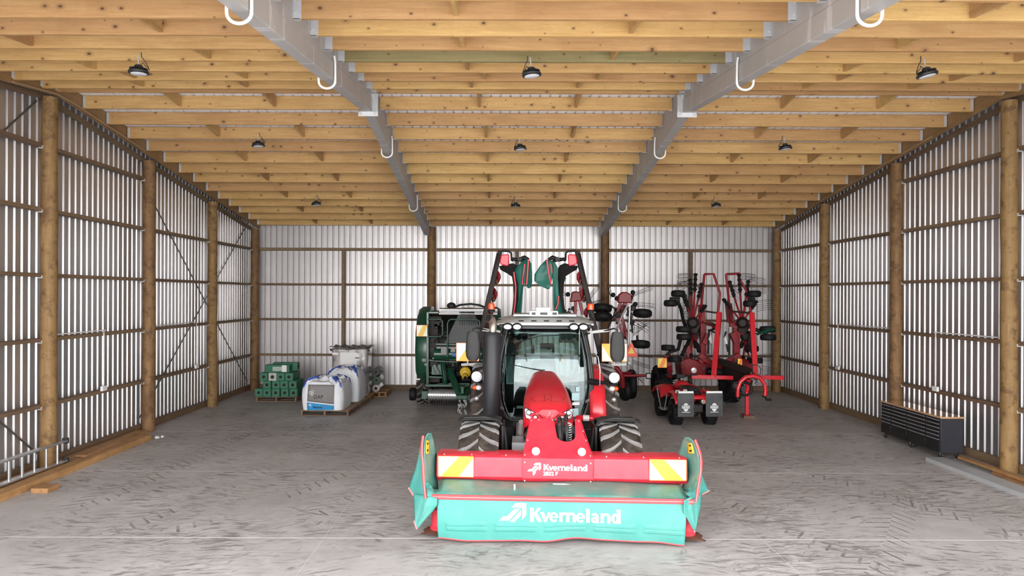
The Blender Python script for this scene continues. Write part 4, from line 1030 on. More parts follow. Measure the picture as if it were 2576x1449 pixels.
mb = MB(); mb.box((-.02, 2.10, 2.87), (.51, .28, .10)); gp = mb.build('guidance_receiver', M['white_pl'], rf, bev=.02)
mb = MB(); mb.box((-.03, 2.12, 2.95), (.26, .2, .065)); mb.build('receiver_cap', M['white_pl'], gp, bev=.015)
mb = MB(); mb.box((-.2, 1.958, 2.872), (.07, .01, .045)); mb.box((-.02, 1.958, 2.872), (.13, .01, .045)); mb.box((.17, 1.958, 2.872), (.08, .01, .045)); mb.build('receiver_window', M['black'], gp)
mb = MB(); mb.box((0, 1.90, 2.635), (1.0, .10, .05)); mb.build('visor_strip', M['black'], rf)
# exhaust
ex = (-.925, 1.62)
mb = MB(); mb.lathe([(0, 1.05), (.14, 1.05), (.15, 1.10), (.16, 2.48), (.13, 2.55), (.04, 2.57), (0, 2.57)], (ex[0], ex[1], 0), (0.0, 0, 1), 40); es = mb.build('exhaust_stack', M['perf'], tr)
mb = MB(); mb.tube([(ex[0] + .01, ex[1], 2.53), (ex[0] + .02, ex[1], 2.62), (ex[0] + .02, ex[1], 2.70), (ex[0] + .0, ex[1] - .03, 2.77), (ex[0] - .05, ex[1] - .07, 2.80)], [.06, .065, .066, .070, .078], 16); pp = mb.build('tail_pipe', paint('heat_stained_pipe', (.42, .36, .31), .35, .8, .4, (.2, .13, .1), 9), es, smooth=60)
mb = MB(); mb.lathe([(0, 0), (.068, 0), (.068, .004), (0, .004)], (ex[0] - .057, ex[1] - .075, 2.803), (-.75, -.6, .3), 16); mb.build('pipe_mouth', M['black'], pp)
# beacons
for s, bx, by in ((-1, -.96, 2.2), (1, .83, 2.2)):
    mb = MB(); mb.tube([(s * .78, 2.2, 2.75), (s * .9, 2.2, 2.76), (bx, by, 2.82), (bx, by, 2.90)], .014, 8); mb.lathe([(0, 0), (.065, 0), (.07, .03), (.05, .05), (0, .05)], (bx, by, 2.89), seg=20); st = mb.build('beacon_stalk', M['blackm'], tr)
    mb = MB(); mb.lathe([(.058, 0), (.06, .06), (.052, .105), (.03, .115), (0, .116)], (bx, by, 2.94), seg=20); mb.build('beacon_lens', M['amber'], st)
# mirrors
for s in (-1, 1):
    mx_ = s * 1.235 - (0 if s < 0 else .03)
    mb = MB(); mb.tube([(s * .70, 2.0, 2.50), (s * .85, 1.85, 2.56), (s * 1.05, 1.6, 2.60), (mx_ - s * .06, 1.45, 2.64), (mx_, 1.42, 2.62), (mx_, 1.42, 2.50)], .013, 8)
    ar = mb.build('mirror_arm', M['blackm'], tr, smooth=60)
    mb = MB(); mb.beam((s * .80, 1.88, 2.55), (s * 1.08, 1.6, 2.60), .05, .05); mb.build('arm_sleeve', paint('pale_arm_sleeve', (.6, .6, .58), .5), ar, bev=.01)
    g = []
    for i in range(17):
        z = 2.08 + .50 * i / 16; f = i / 16; wdt = .075 + .05 * math.sin(PI * min(1, .25 + f * .62)); 
        row = []
        for k in range(12):
            a = 2 * PI * k / 12; row.append((mx_ + wdt * lobed(math.cos(a), .6) * ((.6, .82, .94)[i] if i < 3 else (.85 if i == 16 else 1)), 1.43 + .055 * lobed(math.sin(a), .7), z))
        g.append(row + [row[0]])
    mb = MB(); mb.grid(g); mb.add(g[0][:-1], [tuple(range(12))]); mb.add(g[-1][:-1], [tuple(range(12))[::-1]]); mi = mb.build('mirror_housing', M['dusty'], ar, smooth=50)
    mb = MB(); mb.cyl((mx_, 1.50, 2.15), (mx_, 1.50, 2.52), .012, seg=6); mb.box((mx_, 1.494, 2.33), (.16, .008, .38)); mb.build('mirror_glass', M['chrome'], mi)
    # round work light on a side arm, indicator below
    lx = s * 1.22 - (0.06 if s < 0 else 0.0); lx = -1.195 if s < 0 else 1.20
    mb = MB(); mb.tube([(s * .78, 2.05, 1.66), (s * .95, 1.95, 1.66), (lx - s * .05, 1.85, 1.67), (lx, 1.80, 1.70)], .032, 10); mb.tube([(s * .80, 2.1, 1.66), (s * .93, 1.97, 1.66)], .055, 10)
    mb.tube([(lx, 1.82, 1.72), (lx + s * .02, 1.84, 1.55), (lx, 1.84, 1.40), (lx - s * .02, 1.84, 1.3)], .012, 6)
    la = mb.build('light_arm', M['blackm'], tr, smooth=60)
    mb = MB(); mb.lathe([(0, .10), (.07, .09), (.10, .03), (.105, -.01), (.095, -.02), (.095, 0), (0, 0)], (lx, 1.78, 1.77), (0, 1, 0), 24); wl = mb.build('work_light', M['blackm'], la)
    mb = MB(); mb.lathe([(0, -.012), (.07, -.01), (.094, 0), (.094, .01), (0, .01)], (lx, 1.775, 1.77), (0, 1, 0), 24); mb.build('work_lens', M['lens'], wl)
    mb = MB(); mb.ell((lx - s * .0 - s * .035, 1.79, 1.575), (.055, .05, .045)); mb.build('side_lens', M['lens'], la)
    mb = MB(); mb.ell((lx + s * .03, 1.80, 1.575), (.05, .045, .04)); mb.build('indicator', M['amber'], la)
    mb = MB(); mb.ell((lx, 1.82, 1.38), (.04, .03, .04)); mb.build('reflector', M['silver'], la)
# grab rail, red canister
mb = MB(); mb.tube([(.80, 1.98, 2.15), (.86, 1.90, 2.18), (.93, 1.86, 2.12), (.96, 1.84, 1.9), (.96, 1.86, 1.62)], .011, 8); mb.build('grab_rail', M['chrome'], tr, smooth=60)
mb = MB(); mb.tube([(.50, 1.30, 1.15), (.53, 1.29, 1.15), (.78, 1.27, 1.15), (.80, 1.27, 1.15)], [.03, .05, .05, .03], 16); fe = mb.build('extinguisher', M['red'], tr, smooth=40)
mb = MB(); mb.cyl((.62, 1.283, 1.15), (.72, 1.275, 1.15), .0515, seg=16); mb.build('label', M['white'], fe)
mb = MB(); mb.cyl((-.42, .75, 1.0), (-.40, .62, 1.2), .05); mb.box((-.45, .5, .8), (.2, .5, .3)); mb.build('air_filter', M['galv'], tr)
# ================================================================== shared builders for the machines at the back
def at(root):
    loc = Vector(root.location)
    return lambda px, py, Y: W(px, py, Y) - loc
def zc(root, ox, oy, k):
    """points measured on an enlarged view of the photo: offset and enlargement"""
    L = at(root)
    return lambda x, y, Y: L(ox + x / k, oy + y / k, Y)
def wheel(parent, c, R_, wd, axis=(0, 0, 1), name='tyre', rimm='blackm', tread=0):
    c = Vector(c); h = wd / 2
    mb = MB(); mb.lathe([(R_ * .52, -h * .7), (R_ * .62, -h), (R_ * .88, -h), (R_ * .98, -h * .6), (R_, 0), (R_ * .98, h * .6), (R_ * .88, h), (R_ * .62, h), (R_ * .52, h * .7)], c, axis, 32, closed=True)
    t = mb.build(name, M['trubber'], parent, smooth=50)
    mb = MB(); mb.lathe([(R_ * .53, -h * .6), (R_ * .53, h * .6), (R_ * .44, h * .5), (R_ * .4, 0.0), (R_ * .2, h * .2), (R_ * .18, h * .9), (0, h * .9), (0, -h * .9), (R_ * .18, -h * .9), (R_ * .2, -h * .2), (R_ * .4, -.0), (R_ * .44, -h * .5)], c, axis, 24); mb.build('rim', M[rimm], t)
    if tread:
        a = Vector(axis).normalized(); u = Vector((0, 0, 1)) if abs(a.z) < .9 else Vector((1, 0, 0)); u = (u - a * u.dot(a)).normalized(); v = a.cross(u)
        mb = MB()
        for i in range(tread):
            an = 2 * PI * i / tread
            for s in (-1, 0, 1):
                an2 = an + (PI / tread if s == 0 else 0); d = u * math.cos(an2) + v * math.sin(an2); tdir = a.cross(d)
                mb.beam(c + d * (R_ * .99) + a * (s * h * .62 - h * .22) , c + d * (R_ * .99) + a * (s * h * .62 + h * .22) + tdir * (.03 * s), R_ * .14, R_ * .09, up=d)
        mb.build('tread_blocks', M['trubber'], t, smooth=0)
    return t
def tines(root, name, pts, d, n, gap, curve, mat='grease', r=0.007):
    """n spring tines starting along pts[0]->pts[1], each running along d and bending by curve"""
    a, b = Vector(pts[0]), Vector(pts[1]); d = Vector(d); mb = MB()
    for i in range(n):
        p = a.lerp(b, i / max(1, n - 1)); q = p + Vector((random.uniform(-.02, .02), random.uniform(-.05, .05), random.uniform(-.008, .008)))
        mb.tube([q, q + d * .35 + Vector(curve) * .1, q + d * .7 + Vector(curve) * .45, q + d + Vector(curve)], r, 5)
    return mb.build(name, M[mat], root, smooth=60)

# ================================================================== REAR BUTTERFLY MOWER (raised wings behind the cab)
rm = thing('butterfly_mower', 'folded rear mower wings raised upright behind the tractor cab with dark teal covers', 'mower', (1.03, 14.6, 0))
L = zc(rm, 1220, 600, 3.45)
YM = 14.7
for s, nm in ((-1, 'left'), (1, 'right')):
    mir = (lambda x: x) if s < 0 else (lambda x: 930 - x)
    P = lambda x, y, Y=YM: L(mir(x), y, Y)
    dy = 0 if s < 0 else 0
    mb = MB(); mb.beam(P(130, 110), P(-70, 1000, 14.3), .10, .12, up=(0, 1, 0)); mb.tube([P(108, 128, 14.6), P(-40, 780, 14.4)], .02, 8)
    mb.beam(P(-70, 1000, 14.3), P(-90, 1350, 14.0), .14, .2, up=(0, 1, 0))
    ar = mb.build('wing_cutter_bar', M['grease'], rm, bev=.01)
    for k, (x, y, w_) in enumerate(((104, 330, .10), (92, 375, .05), (75, 480, .10), (62, 530, .05), (40, 640, .09), (20, 760, .09))):
        c = P(x, y, YM - .08); mb = MB(); mb.lathe([(0, .08), (w_ * .6, .07), (w_ * 1.25, .03), (w_ * 1.3, 0), (0, -.02)], c, (-s, 0.3, .1), 14); mb.build('disc_hub', M['rust'] if k % 2 else M['redd'], ar)
    # top hook and swinging arm
    mb = MB(); mb.tube([P(120, 118), P(150, 108), P(205, 110), P(228, 125), P(232, 190), P(245, 195)], .022, 8); mb.tube([P(225, 175), P(290, 185), P(345, 165), P(380, 185)], [.03, .045, .05, .035], 10); mb.tube([P(290, 185), P(335, 200), P(370, 210)], .03, 8); mb.cyl(P(300, 180, YM - .1), P(300, 180, YM + .1), .05)
    mb.build('top_linkage', M['blackm'], rm, smooth=50)
    # red end housing
    pl = [(140, 140), (200, 135), (212, 150), (205, 230), (195, 242), (135, 225), (128, 200)]
    f_ = [P(x, y, 14.45) for x, y in pl]; b_2 = [P(x, y, 14.8) for x, y in pl]; n = len(pl); mb = MB()
    mb.add(f_ + b_2, [tuple(range(n)), tuple(range(2 * n - 1, n - 1, -1))] + [(i, (i + 1) % n, (i + 1) % n + n, i + n) for i in range(n)]); mb.build('end_housing', M['redm'], rm, bev=.03)
    # black under-cloth bulging below the housing then dropping
    rows = [((122, 240), (240, 215)), ((135, 270), (280, 235)), ((190, 300), (300, 270)), ((235, 330), (310, 330)), ((248, 400), (315, 420)), ((252, 500), (310, 520)), ((240, 600), (300, 620)), ((228, 700), (290, 720))]
    g = fine([[P(a[0], a[1], 14.75), P((a[0] + b[0]) / 2, (a[1] + b[1]) / 2, 14.55), P(b[0], b[1], 14.7)] for a, b in rows], 4, .008)
    mb = MB(); mb.grid(g); mb.build('under_cloth', M['black'], rm, solid=.01, smooth=70)
if True:
    P = lambda x, y, Y=14.4: L(x, y, Y)
    def cloth(nm, rows, mat='tealk', wav=.01, trim=None):
        g = fine([[P(*q) for q in row] for row in rows], 5, wav); mb = MB(); mb.grid(g); c = mb.build(nm, M[mat], rm, solid=.01, smooth=70)
        if trim:
            for tr_ in trim: mb = MB(); mb.tube([P(*q) for q in tr_], .018, 8); mb.build('red_edge', M['rub'], c, smooth=60)
        return c
    cloth('wing_cover', [[(275, 245, 14.5), (355, 175, 14.4)], [(255, 290, 14.5), (352, 215, 14.35)], [(285, 400, 14.5), (345, 330, 14.35)], [(290, 520, 14.55), (330, 450, 14.4)], [(275, 620, 14.6), (322, 570, 14.4)], [(255, 700, 14.6), (312, 700, 14.4)]], trim=[[(345, 220, 14.28), (335, 300, 14.28), (325, 400, 14.3)], [(250, 290, 14.46), (268, 420, 14.46), (262, 560, 14.5), (245, 690, 14.55)]])
    cloth('folded_cover', [[(362, 178, 14.3), (382, 185, 14.4)], [(345, 260, 14.25), (402, 220, 14.4)], [(342, 340, 14.22), (408, 300, 14.4)], [(338, 385, 14.22), (408, 380, 14.4)], [(375, 432, 14.25), (398, 425, 14.3)]], trim=[[(378, 180, 14.2), (370, 290, 14.2), (362, 400, 14.2)]])
    cloth('folded_cover', [[(535, 180, 14.2), (560, 190, 14.3)], [(480, 235, 14.3), (585, 225, 14.3)], [(430, 310, 14.35), (590, 290, 14.3)], [(428, 370, 14.35), (582, 360, 14.28)], [(480, 410, 14.3), (570, 410, 14.25)], [(545, 440, 14.25), (560, 438, 14.25)]], trim=[[(537, 182, 14.12), (548, 280, 14.12), (575, 400, 14.15)]])
    cloth('wing_cover', [[(570, 190, 14.4), (612, 215, 14.4)], [(582, 240, 14.4), (635, 262, 14.4)], [(585, 320, 14.4), (632, 330, 14.4)], [(590, 450, 14.4), (640, 470, 14.45)], [(592, 560, 14.4), (665, 590, 14.5)], [(598, 700, 14.4), (690, 700, 14.6)]], trim=[[(572, 225, 14.3), (582, 300, 14.3)], [(640, 500, 14.4), (632, 570, 14.4), (610, 620, 14.4)]])
    cloth('back_cover', [[(640, 300, 14.8), (680, 300, 14.8)], [(645, 350, 14.8), (706, 345, 14.8)], [(650, 400, 14.8), (670, 410, 14.8)], [(655, 480, 14.8), (668, 460, 14.8)]])
mb = MB(); mb.box((0, .2, .9), (1.8, .35, .3)); mb.box((0, .2, 1.5), (.3, .3, 1.3)); mb.beam((-.9, .2, 1.0), (-1.2, -.2, 1.9), .16, .16); mb.beam((.9, .2, 1.0), (1.2, -.2, 1.9), .16, .16); mb.box((0, .2, .4), (.3, .3, .8))
mb.build('headstock', M['blackm'], rm, bev=.02)
for x0, y0, x1, y1, fl in ((1148, 863, 1205, 908, False), (1514, 865, 1577, 909, True)):
    a = at(rm)(x0, y1, 14.0); b = at(rm)(x1, y0, 14.0); bd = board(rm, a.x, b.x, a.z, b.z, a.y, fl)
    mb = MB(); mb.beam((a.x + .1, a.y + .04, a.z - .08), (b.x - .05 * 0, a.y + .04, a.z - .06), .04, .05); mb.beam(((a.x + b.x) / 2, a.y + .03, a.z - .1), ((a.x + b.x) / 2, a.y + .03, b.z - .1), .03, .03); mb.beam(((a.x + b.x) / 2, a.y + .05, a.z - .07), (0, .1, 1.3), .05, .05)
    mb.build('board_arm', paint('pale_board_arm', (.55, .55, .53), .5), bd, bev=.005)

# ================================================================== ROUND BALER
bl = thing('round_baler', 'dark green round baler with pickup reel parked to the left of the tractor', 'baler', (-1.15, 19.6, 0))
Q = zc(bl, 1020, 600, 3.22)
S_ = bl.location
# body: rounded side profile in (y, z), swept in x
side = [(-.55, 1.0), (-.72, 1.6), (-.60, 2.2), (-.25, 2.62), (.3, 2.85), (1.1, 2.85), (1.9, 2.5), (2.3, 1.9), (2.3, 1.2), (1.9, .65), (1.2, .45), (.3, .5)]
side = [(a, b) for a, b in side]
def body_panel(x0, x1, mat, name, sc=1.0):
    mb = MB(); n = len(side); vs = []
    for x, k in ((x0, .93), (x0 + (x1 - x0) * .35, 1.0), (x1, 1.0)):
        for a, b in side: vs.append((x, .8 + (a - .8) * k * sc, 1.6 + (b - 1.6) * k * sc))
    fs = [tuple(range(n)), tuple(range(3 * n - 1, 2 * n - 1, -1))]
    for r_ in range(2): fs += [(r_ * n + i, r_ * n + (i + 1) % n, (r_ + 1) * n + (i + 1) % n, (r_ + 1) * n + i) for i in range(n)]
    mb.add(vs, fs); return mb.build(name, M[mat], bl, bev=.03, smooth=50)
body_panel(-1.20, -.84, 'green', 'side_shield'); body_panel(1.20, .84, 'green', 'side_shield')
mb = MB(); n = len(side); mb.add([(x, .8 + (a - .8) * .9, 1.6 + (b - 1.6) * .9) for x in (-.84, .84) for a, b in side], [tuple(range(n)), tuple(range(2 * n - 1, n - 1, -1))] + [(i, (i + 1) % n, (i + 1) % n + n, i + n) for i in range(n)])
mb.build('bale_chamber', M['blackm'], bl, bev=.01)
mb = MB()
for x, y, x2 in ((275, 575, 745), (275, 585, 745), (272, 610, 745)): mb.cyl(Q(x, y, 19.0), Q(x2, y + 2, 19.0), .045)
mb.build('top_rollers', M['chrome'], bl)
mb = MB(); mb.tube([Q(360, 550, 19.6), Q(400, 555, 19.6), Q(440, 538, 19.7), Q(530, 530, 19.7), Q(600, 540, 19.7), Q(660, 565, 19.6)], .03, 8); mb.ell(Q(372, 545, 19.6), (.13, .12, .10)); mb.build('top_hose', M['black'], bl, smooth=50)
# deep front opening frame
mb = MB()
for a, b, w_ in (((180, 595), (180, 1180), .07), ((185, 600), (270, 600), .06), ((245, 855), (440, 860), .05), ((215, 970), (640, 985), .06), ((215, 990), (420, 1000), .04), ((240, 1090), (240, 1010), .05), ((190, 1120), (310, 1125), .05)):
    mb.beam(Q(*a, 18.9), Q(*b, 18.9), w_, w_)
mb.build('front_frame', M['green'], bl, bev=.01)
mb = MB(); mb.beam(Q(225, 630, 19.1), Q(225, 880, 19.1), .28, .1, up=(0, 1, 0))
for k in range(14): mb.box(Q(random.randint(215, 330), random.randint(640, 850), 19.02), (random.uniform(.05, .2), .1, random.uniform(.03, .15)))
for k in range(26): mb.box(Q(random.randint(220, 640), random.randint(980, 1160), 19.0 + random.uniform(0, .3)), (random.uniform(.06, .3), .14, random.uniform(.04, .18)))
mb.build('linkage_block', M['grease'], bl, bev=.01)
# net cover: smoky tapered shield
gp = [(455, 560), (545, 560), (650, 850), (315, 850)]
mb = MB(); f1 = [Q(x, y, 18.75 if y > 700 else 19.0) for x, y in gp]; mb.add(f1 + [p + Vector((0, .06, 0)) for p in f1], [(0, 1, 2, 3), (7, 6, 5, 4), (0, 4, 5, 1), (1, 5, 6, 2), (2, 6, 7, 3), (3, 7, 4, 0)])
sh = mb.build('net_shield', paint('smoky_grey_shield', (.10, .11, .11), .35, 0, .3, (.2, .2, .2), 5), bl, bev=.01)
mb = MB()
for k in range(9):
    x0, x1 = 462 + 9.5 * k, 440 + 19 * k
    mb.beam(Q(x0, 565, 18.985), Q(x1, 700, 18.86), .010, .01)
mb.build('ribs', M['dusty'], sh)
for loop in ([(180, 655), (285, 655), (300, 670), (300, 780), (285, 795), (180, 795)], [(340, 960), (340, 690), (350, 665), (370, 655), (580, 658), (600, 670), (604, 720)], [(640, 600), (640, 720)]):
    mb = MB(); mb.tube([Q(x, y, 18.65) for x, y in loop], .022, 8); mb.build('guard_rail', M['green'], bl, smooth=50)
a = at(bl)(1048, 846, 18.6); b = at(bl)(1075, 818, 18.6); board(bl, a.x, b.x, a.z, b.z, a.y, False)
mb = MB(); mb.cyl(Q(235, 935, 18.95), Q(620, 935, 18.95), .17); mb.build('net_roll', M['green'], bl)
mb = MB(); mb.box(Q(335, 885, 18.75), (.56, .02, .05)); mb.box(Q(315, 915, 18.76), (.18, .03, .18)); mb.box(Q(385, 905, 18.76), (.12, .02, .10)); mb.build('panel_labels', paint('grey_label', (.34, .34, .33), .5, 0, .5, (.08, .09, .08), 14), bl)
mb = MB(); mb.box(Q(393, 940, 18.74), (.10, .02, .09)); mb.build('blue_label', paint('blue_label', (.08, .16, .5), .5), bl)
mb = MB(); mb.lathe([(.13, -.12), (.15, -.05), (.15, .02), (.11, .06), (.11, .1), (.07, .12), (.07, .3), (0, .3)], Q(485, 1085, 18.7), (0, -.9, -.35), 20); mb.build('drive_guard', M['yellow'], bl)
mb = MB(); mb.cyl(Q(485, 1110, 18.55), Q(482, 1145, 18.3), .05); mb.cyl(Q(455, 1050, 18.8), Q(450, 1020, 19.0), .1); mb.build('drive_shaft', M['grease'], bl)
# drawbar
mb = MB(); mb.beam(Q(355, 1070, 18.9), Q(440, 1270, 18.35), .13, .18); mb.beam(Q(540, 1190, 18.8), Q(470, 1280, 18.4), .12, .16); mb.box(Q(460, 1280, 18.3), (.30, .3, .12)); mb.box(Q(462, 1225, 18.35), (.10, .14, .22)); mb.box(Q(462, 1200, 18.35), (.16, .16, .04)); mb.cyl(Q(445, 1310, 18.3), Q(447, 1250, 18.3), .03)
mb.build('drawbar', M['green'], bl, bev=.02)
mb = MB()
for (x, y), (x2, y2) in (((350, 1180), (520, 1180)), ((160, 1190), (520, 1190))): mb.beam(Q(x, y, 18.7), Q(x2, y2, 18.7), .07, .07)
mb.beam(Q(300, 1000, 18.9), Q(322, 1180, 18.8), .1, .1); mb.box(Q(160, 1260, 18.8), (.16, .4, .22)); mb.beam(Q(230, 1020, 18.9), Q(270, 1100, 18.9), .1, .1); mb.box(Q(255, 1060, 19.0), (.3, .1, .3))
mb.build('pickup_frame', M['green'], bl, bev=.01)
mb = MB(); mb.cyl(Q(185, 1265, 18.85), Q(520, 1270, 18.85), .14)
for k in range(18): p = Q(190 + k * 18.5, 1265 + k * .3, 18.85); mb.lathe([(.14, -.018), (.165, -.014), (.165, .014), (.14, .018)], p, (1, 0, 0), 24, closed=True)
rl = mb.build('pickup_reel', M['silver'], bl)
mb = MB()
for k in range(17):
    p = Q(197 + k * 18.5, 1265, 18.85)
    for s in (-.035, .035): mb.tube([p + Vector((s, -.12, -.08)), p + Vector((s, -.16, -.16)), p + Vector((s, -.10, -.26))], .006, 5)
mb.build('pickup_tines', M['grease'], rl)
wheel(bl, Q(60, 1260, 18.9), .18, .17, (1, 0, 0), 'gauge_wheel')
t_ = tyre(bl, at(bl)(1069, 975, 20.1) * 1.0, .50, .42, 16, 'baler_tyre'); t_2 = tyre(bl, (1.0, .5, .50), .50, .42, 16, 'baler_tyre')
mb = MB(); mb.box((-1.02, .5, .5), (.1, .3, .3)); mb.cyl((-1.0, .5, .5), (1.0, .5, .5), .06); mb.build('axle', M['blackm'], bl)
mb = MB(); mb.box(Q(105, 1140, 18.85), (.09, .02, .04)); mb.box(Q(230, 1045, 18.95), (.0, .0, .0)); mb.build('white_reflector', M['white'], bl)
ch = MB(); base = [Q(430, 1325, 18.35), Q(432, 1350, 18.3), Q(425, 1375, 18.3), Q(440, 1410, 18.3)]
for k in range(26):
    c = Q(random.uniform(425, 495), random.uniform(1310, 1425), 18.3 + random.uniform(-.05, .1)); an = random.uniform(0, PI); ring = []
    for q in range(8): a = 2 * PI * q / 8; ring.append(c + Vector((math.cos(a) * .022 * math.cos(an), math.sin(an) * .02 * math.cos(a), math.sin(a) * .035)))
    ch.tube(ring, .007, 5, closed=True)
ch.build('safety_chain', M['galv'], bl, smooth=60)
mb = MB(); mb.tube([Q(425, 1340, 18.25), Q(440, 1350, 18.25), Q(432, 1372, 18.25), Q(425, 1380, 18.25), Q(440, 1395, 18.25), Q(435, 1412, 18.25)], .012, 6); mb.build('chain_hook', M['white_pl'], bl, smooth=60)
mb = MB(); mb.beam(Q(170, 960, 18.85), Q(175, 1180, 18.85), .03, .03); mb.box(Q(150, 985, 18.8), (.12, .05, .1)); mb.box(Q(170, 1020, 18.8), (.12, .05, .08)); mb.beam(Q(130, 975, 18.8), Q(230, 990, 18.8), .03, .03); mb.cyl(Q(385, 1010, 18.7), Q(385, 1035, 18.7), .03)
mb.build('latch_linkage', M['green'], bl, bev=.004)

# ================================================================== TEDDER (behind the right side of the tractor)
td = thing('hay_tedder', 'dark red hay tedder with folded tine rotors standing just right of the tractor cab', 'tedder', (3.3, 20.6, 0))
Q = zc(td, 1220, 600, 3.45)
def rbeam(lst, w_, name, mat='redd', root=td, QQ=None):
    for k, (a, b) in enumerate(lst): mb = MB(); v = Vector((0, -.004 * k, 0)); mb.beam((QQ or Q)(*a) + v, (QQ or Q)(*b) + v, w_ + .003 * k, w_); o = mb.build(name, M[mat], root, bev=.008)
    return o
def rtube(lst, r, name, mat='redd', root=td, QQ=None):
    for pts in lst: mb = MB(); mb.tube([(QQ or Q)(*p) for p in pts], r, 8); o = mb.build(name, M[mat], root, smooth=55)
    return o
Yt = 19.8
rbeam([((1195, 500, Yt), (1130, 700, Yt)), ((1240, 510, Yt), (1165, 660, Yt)), ((1175, 640, Yt), (1240, 880, Yt)), ((1145, 690, Yt), (1205, 850, Yt))], .09, 'folding_arm')
mb = MB(); mb.prism([(-.20, -.14), (.22, -.16), (.20, .10), (.06, .17), (-.06, .17), (-.18, .08)], .18, Matrix.Translation(Q(1213, 515, Yt - .1))); mb.build('arm_head', M['redd'], td, bev=.03)
rbeam([((790, 500, Yt), (780, 680, Yt)), ((810, 500, Yt), (850, 660, Yt)), ((830, 420, Yt + .3), (830, 520, Yt + .3))], .09, 'folding_arm')
mb = MB(); mb.prism([(-.18, -.16), (.16, -.12), (.14, .12), (.0, .16), (-.12, .14)], .18, Matrix.Translation(Q(793, 505, Yt - .1))); mb.build('arm_head', M['redd'], td, bev=.03)
rtube([[(1240, 570, Yt - .4), (1170, 710, Yt - .5), (1140, 810, Yt - .6)], [(1258, 590, Yt - .4), (1250, 750, Yt - .4), (1238, 1100, Yt - .3)]], .032, 'lift_rod', 'silver')
rtube([[(1180, 580, Yt), (1100, 700, Yt), (1060, 800, Yt)], [(1240, 620, Yt), (1270, 700, Yt), (1280, 820, Yt)], [(1260, 560, Yt), (1290, 480, Yt)], [(1300, 565, Yt), (1260, 600, Yt)], [(1230, 720, Yt), (1290, 720, Yt)], [(1270, 890, Yt), (1340, 900, Yt)], [(1320, 840, Yt), (1322, 900, Yt)]], .03, 'rotor_arm', 'grease')
for k in range(32):
    mb = MB(); lo, hi, y0_, y1_ = (1110, 1290, 560, 1000) if k < 22 else (690, 780, 600, 680)
    mb.box(Q(random.uniform(lo, hi), random.uniform(y0_, y1_), Yt + random.uniform(-.2, .3)), (random.uniform(.05, .16), .12, random.uniform(.05, .16)), (0, random.uniform(0, 1.5), 0)); mb.build('joint_block', M['grease'], td, bev=.01)
for x, y, R_, w_ in ((1368, 650, .27, .17), (1352, 918, .27, .17), (1018, 605, .28, .18), (1020, 680, .28, .18)):
    wheel(td, Q(x, y, Yt), R_, w_ , (.08, .25, 1), 'rotor_wheel')
rtube([[(1270, 660, Yt), (1300, 665, Yt), (1365, 660, Yt)], [(1280, 900, Yt), (1350, 920, Yt)], [(1090, 580, Yt), (1140, 620, Yt)]], .025, 'wheel_axle', 'grease')
K = .085
for (x, y), d, n, cv in (((1120, 470), (.0, 0, .0), 0, 0),):
    pass
tn = [((1290, 470, Yt), (1285, 500, Yt), (.52, 0, .22), 3), ((1300, 560, Yt), (1310, 590, Yt), (.6, 0, .0), 3), ((1270, 600, Yt), (1290, 720, Yt), (.0, .1, -.3), 2), ((1290, 760, Yt), (1270, 800, Yt), (.45, 0, .2), 3), ((1300, 700, Yt), (1290, 740, Yt), (.45, 0, -.28), 3), ((1280, 850, Yt), (1290, 820, Yt), (.4, 0, .26), 3), ((1300, 990, Yt), (1310, 1010, Yt), (.5, 0, -.1), 3), ((1280, 1050, Yt), (1280, 1080, Yt), (.45, 0, -.2), 3),
      ((1100, 490, Yt), (1090, 520, Yt), (-.15, 0, .42), 3), ((720, 480, Yt), (710, 500, Yt), (-.35, 0, .14), 3), ((880, 520, Yt), (890, 560, Yt), (.32, 0, .42), 4), ((900, 560, Yt), (905, 580, Yt), (.42, 0, .12), 3), ((1250, 1100, Yt), (1260, 1140, Yt), (.35, 0, -.4), 3)]
for a, b, d, n in tn: tines(td, 'spring_tines', (Q(*a), Q(*b)), d, n, 0, (random.uniform(-.05, .05), 0, random.uniform(-.06, .06)), r=.007)
for x, y in ((1112, 490), (1145, 520), (720, 485), (1283, 468), (1305, 570)):
    mb = MB(); mb.ell(Q(x, y, Yt), (.07, .07, .07), 10, 6); mb.build('tine_holder', M['blackm'], td)
rtube([[(1000, 1170, 19.3), (1030, 1120, 19.2), (1090, 1100, 19.1), (1150, 1130, 19.1), (1190, 1200, 19.1), (1195, 1290, 19.2)]], .07, 'hitch_bow', 'redd')
rtube([[(1180, 1190, 19.5), (1420, 1190, 19.5)], [(1190, 1170, 19.6), (1270, 1165, 19.8)]], .04, 'cross_bar', 'redd')
mb = MB(); mb.box(Q(1420, 1192, 19.45), (.16, .05, .17)); wl = mb.build('marker_lamp', M['grease'], td, bev=.01)
mb = MB(); mb.box(Q(1420, 1192, 19.42), (.11, .03, .11)); mb.build('lens', M['lens'], wl)
mb = MB(); mb.ell(Q(1255, 1080, 19.2), (.06, .04, .06)); mb.build('round_lamp', M['lens'], td)
wheel(td, Q(1270, 1265, 20.2) , .44, .2, (1, .0, .0), 'ground_wheel'); wheel(td, Q(1215, 1320, 19.9), .30, .18, (1, .3, 0), 'ground_wheel')
mb = MB(); mb.prism([(-.22, -.2), (.2, -.2), (.02, .22)], .04, Matrix.Translation(Q(1268, 965, Yt - .5))); tr_ = mb.build('hazard_triangle', paint('hazard_red', (.9, .06, .02), .4), td)
mb = MB(); mb.prism([(-.10, -.12), (.1, -.12), (.01, .08)], .02, Matrix.Translation(Q(1268, 962, Yt - .53))); mb.build('triangle_centre', M['yellow'], tr_)
rbeam([((1140, 1180, 19.8), (1260, 1230, 20.1)), ((1100, 1180, 19.8), (1180, 1290, 19.9)), ((1040, 1180, 19.8), (1240, 1180, 20.0))], .1, 'chassis', 'blackm')

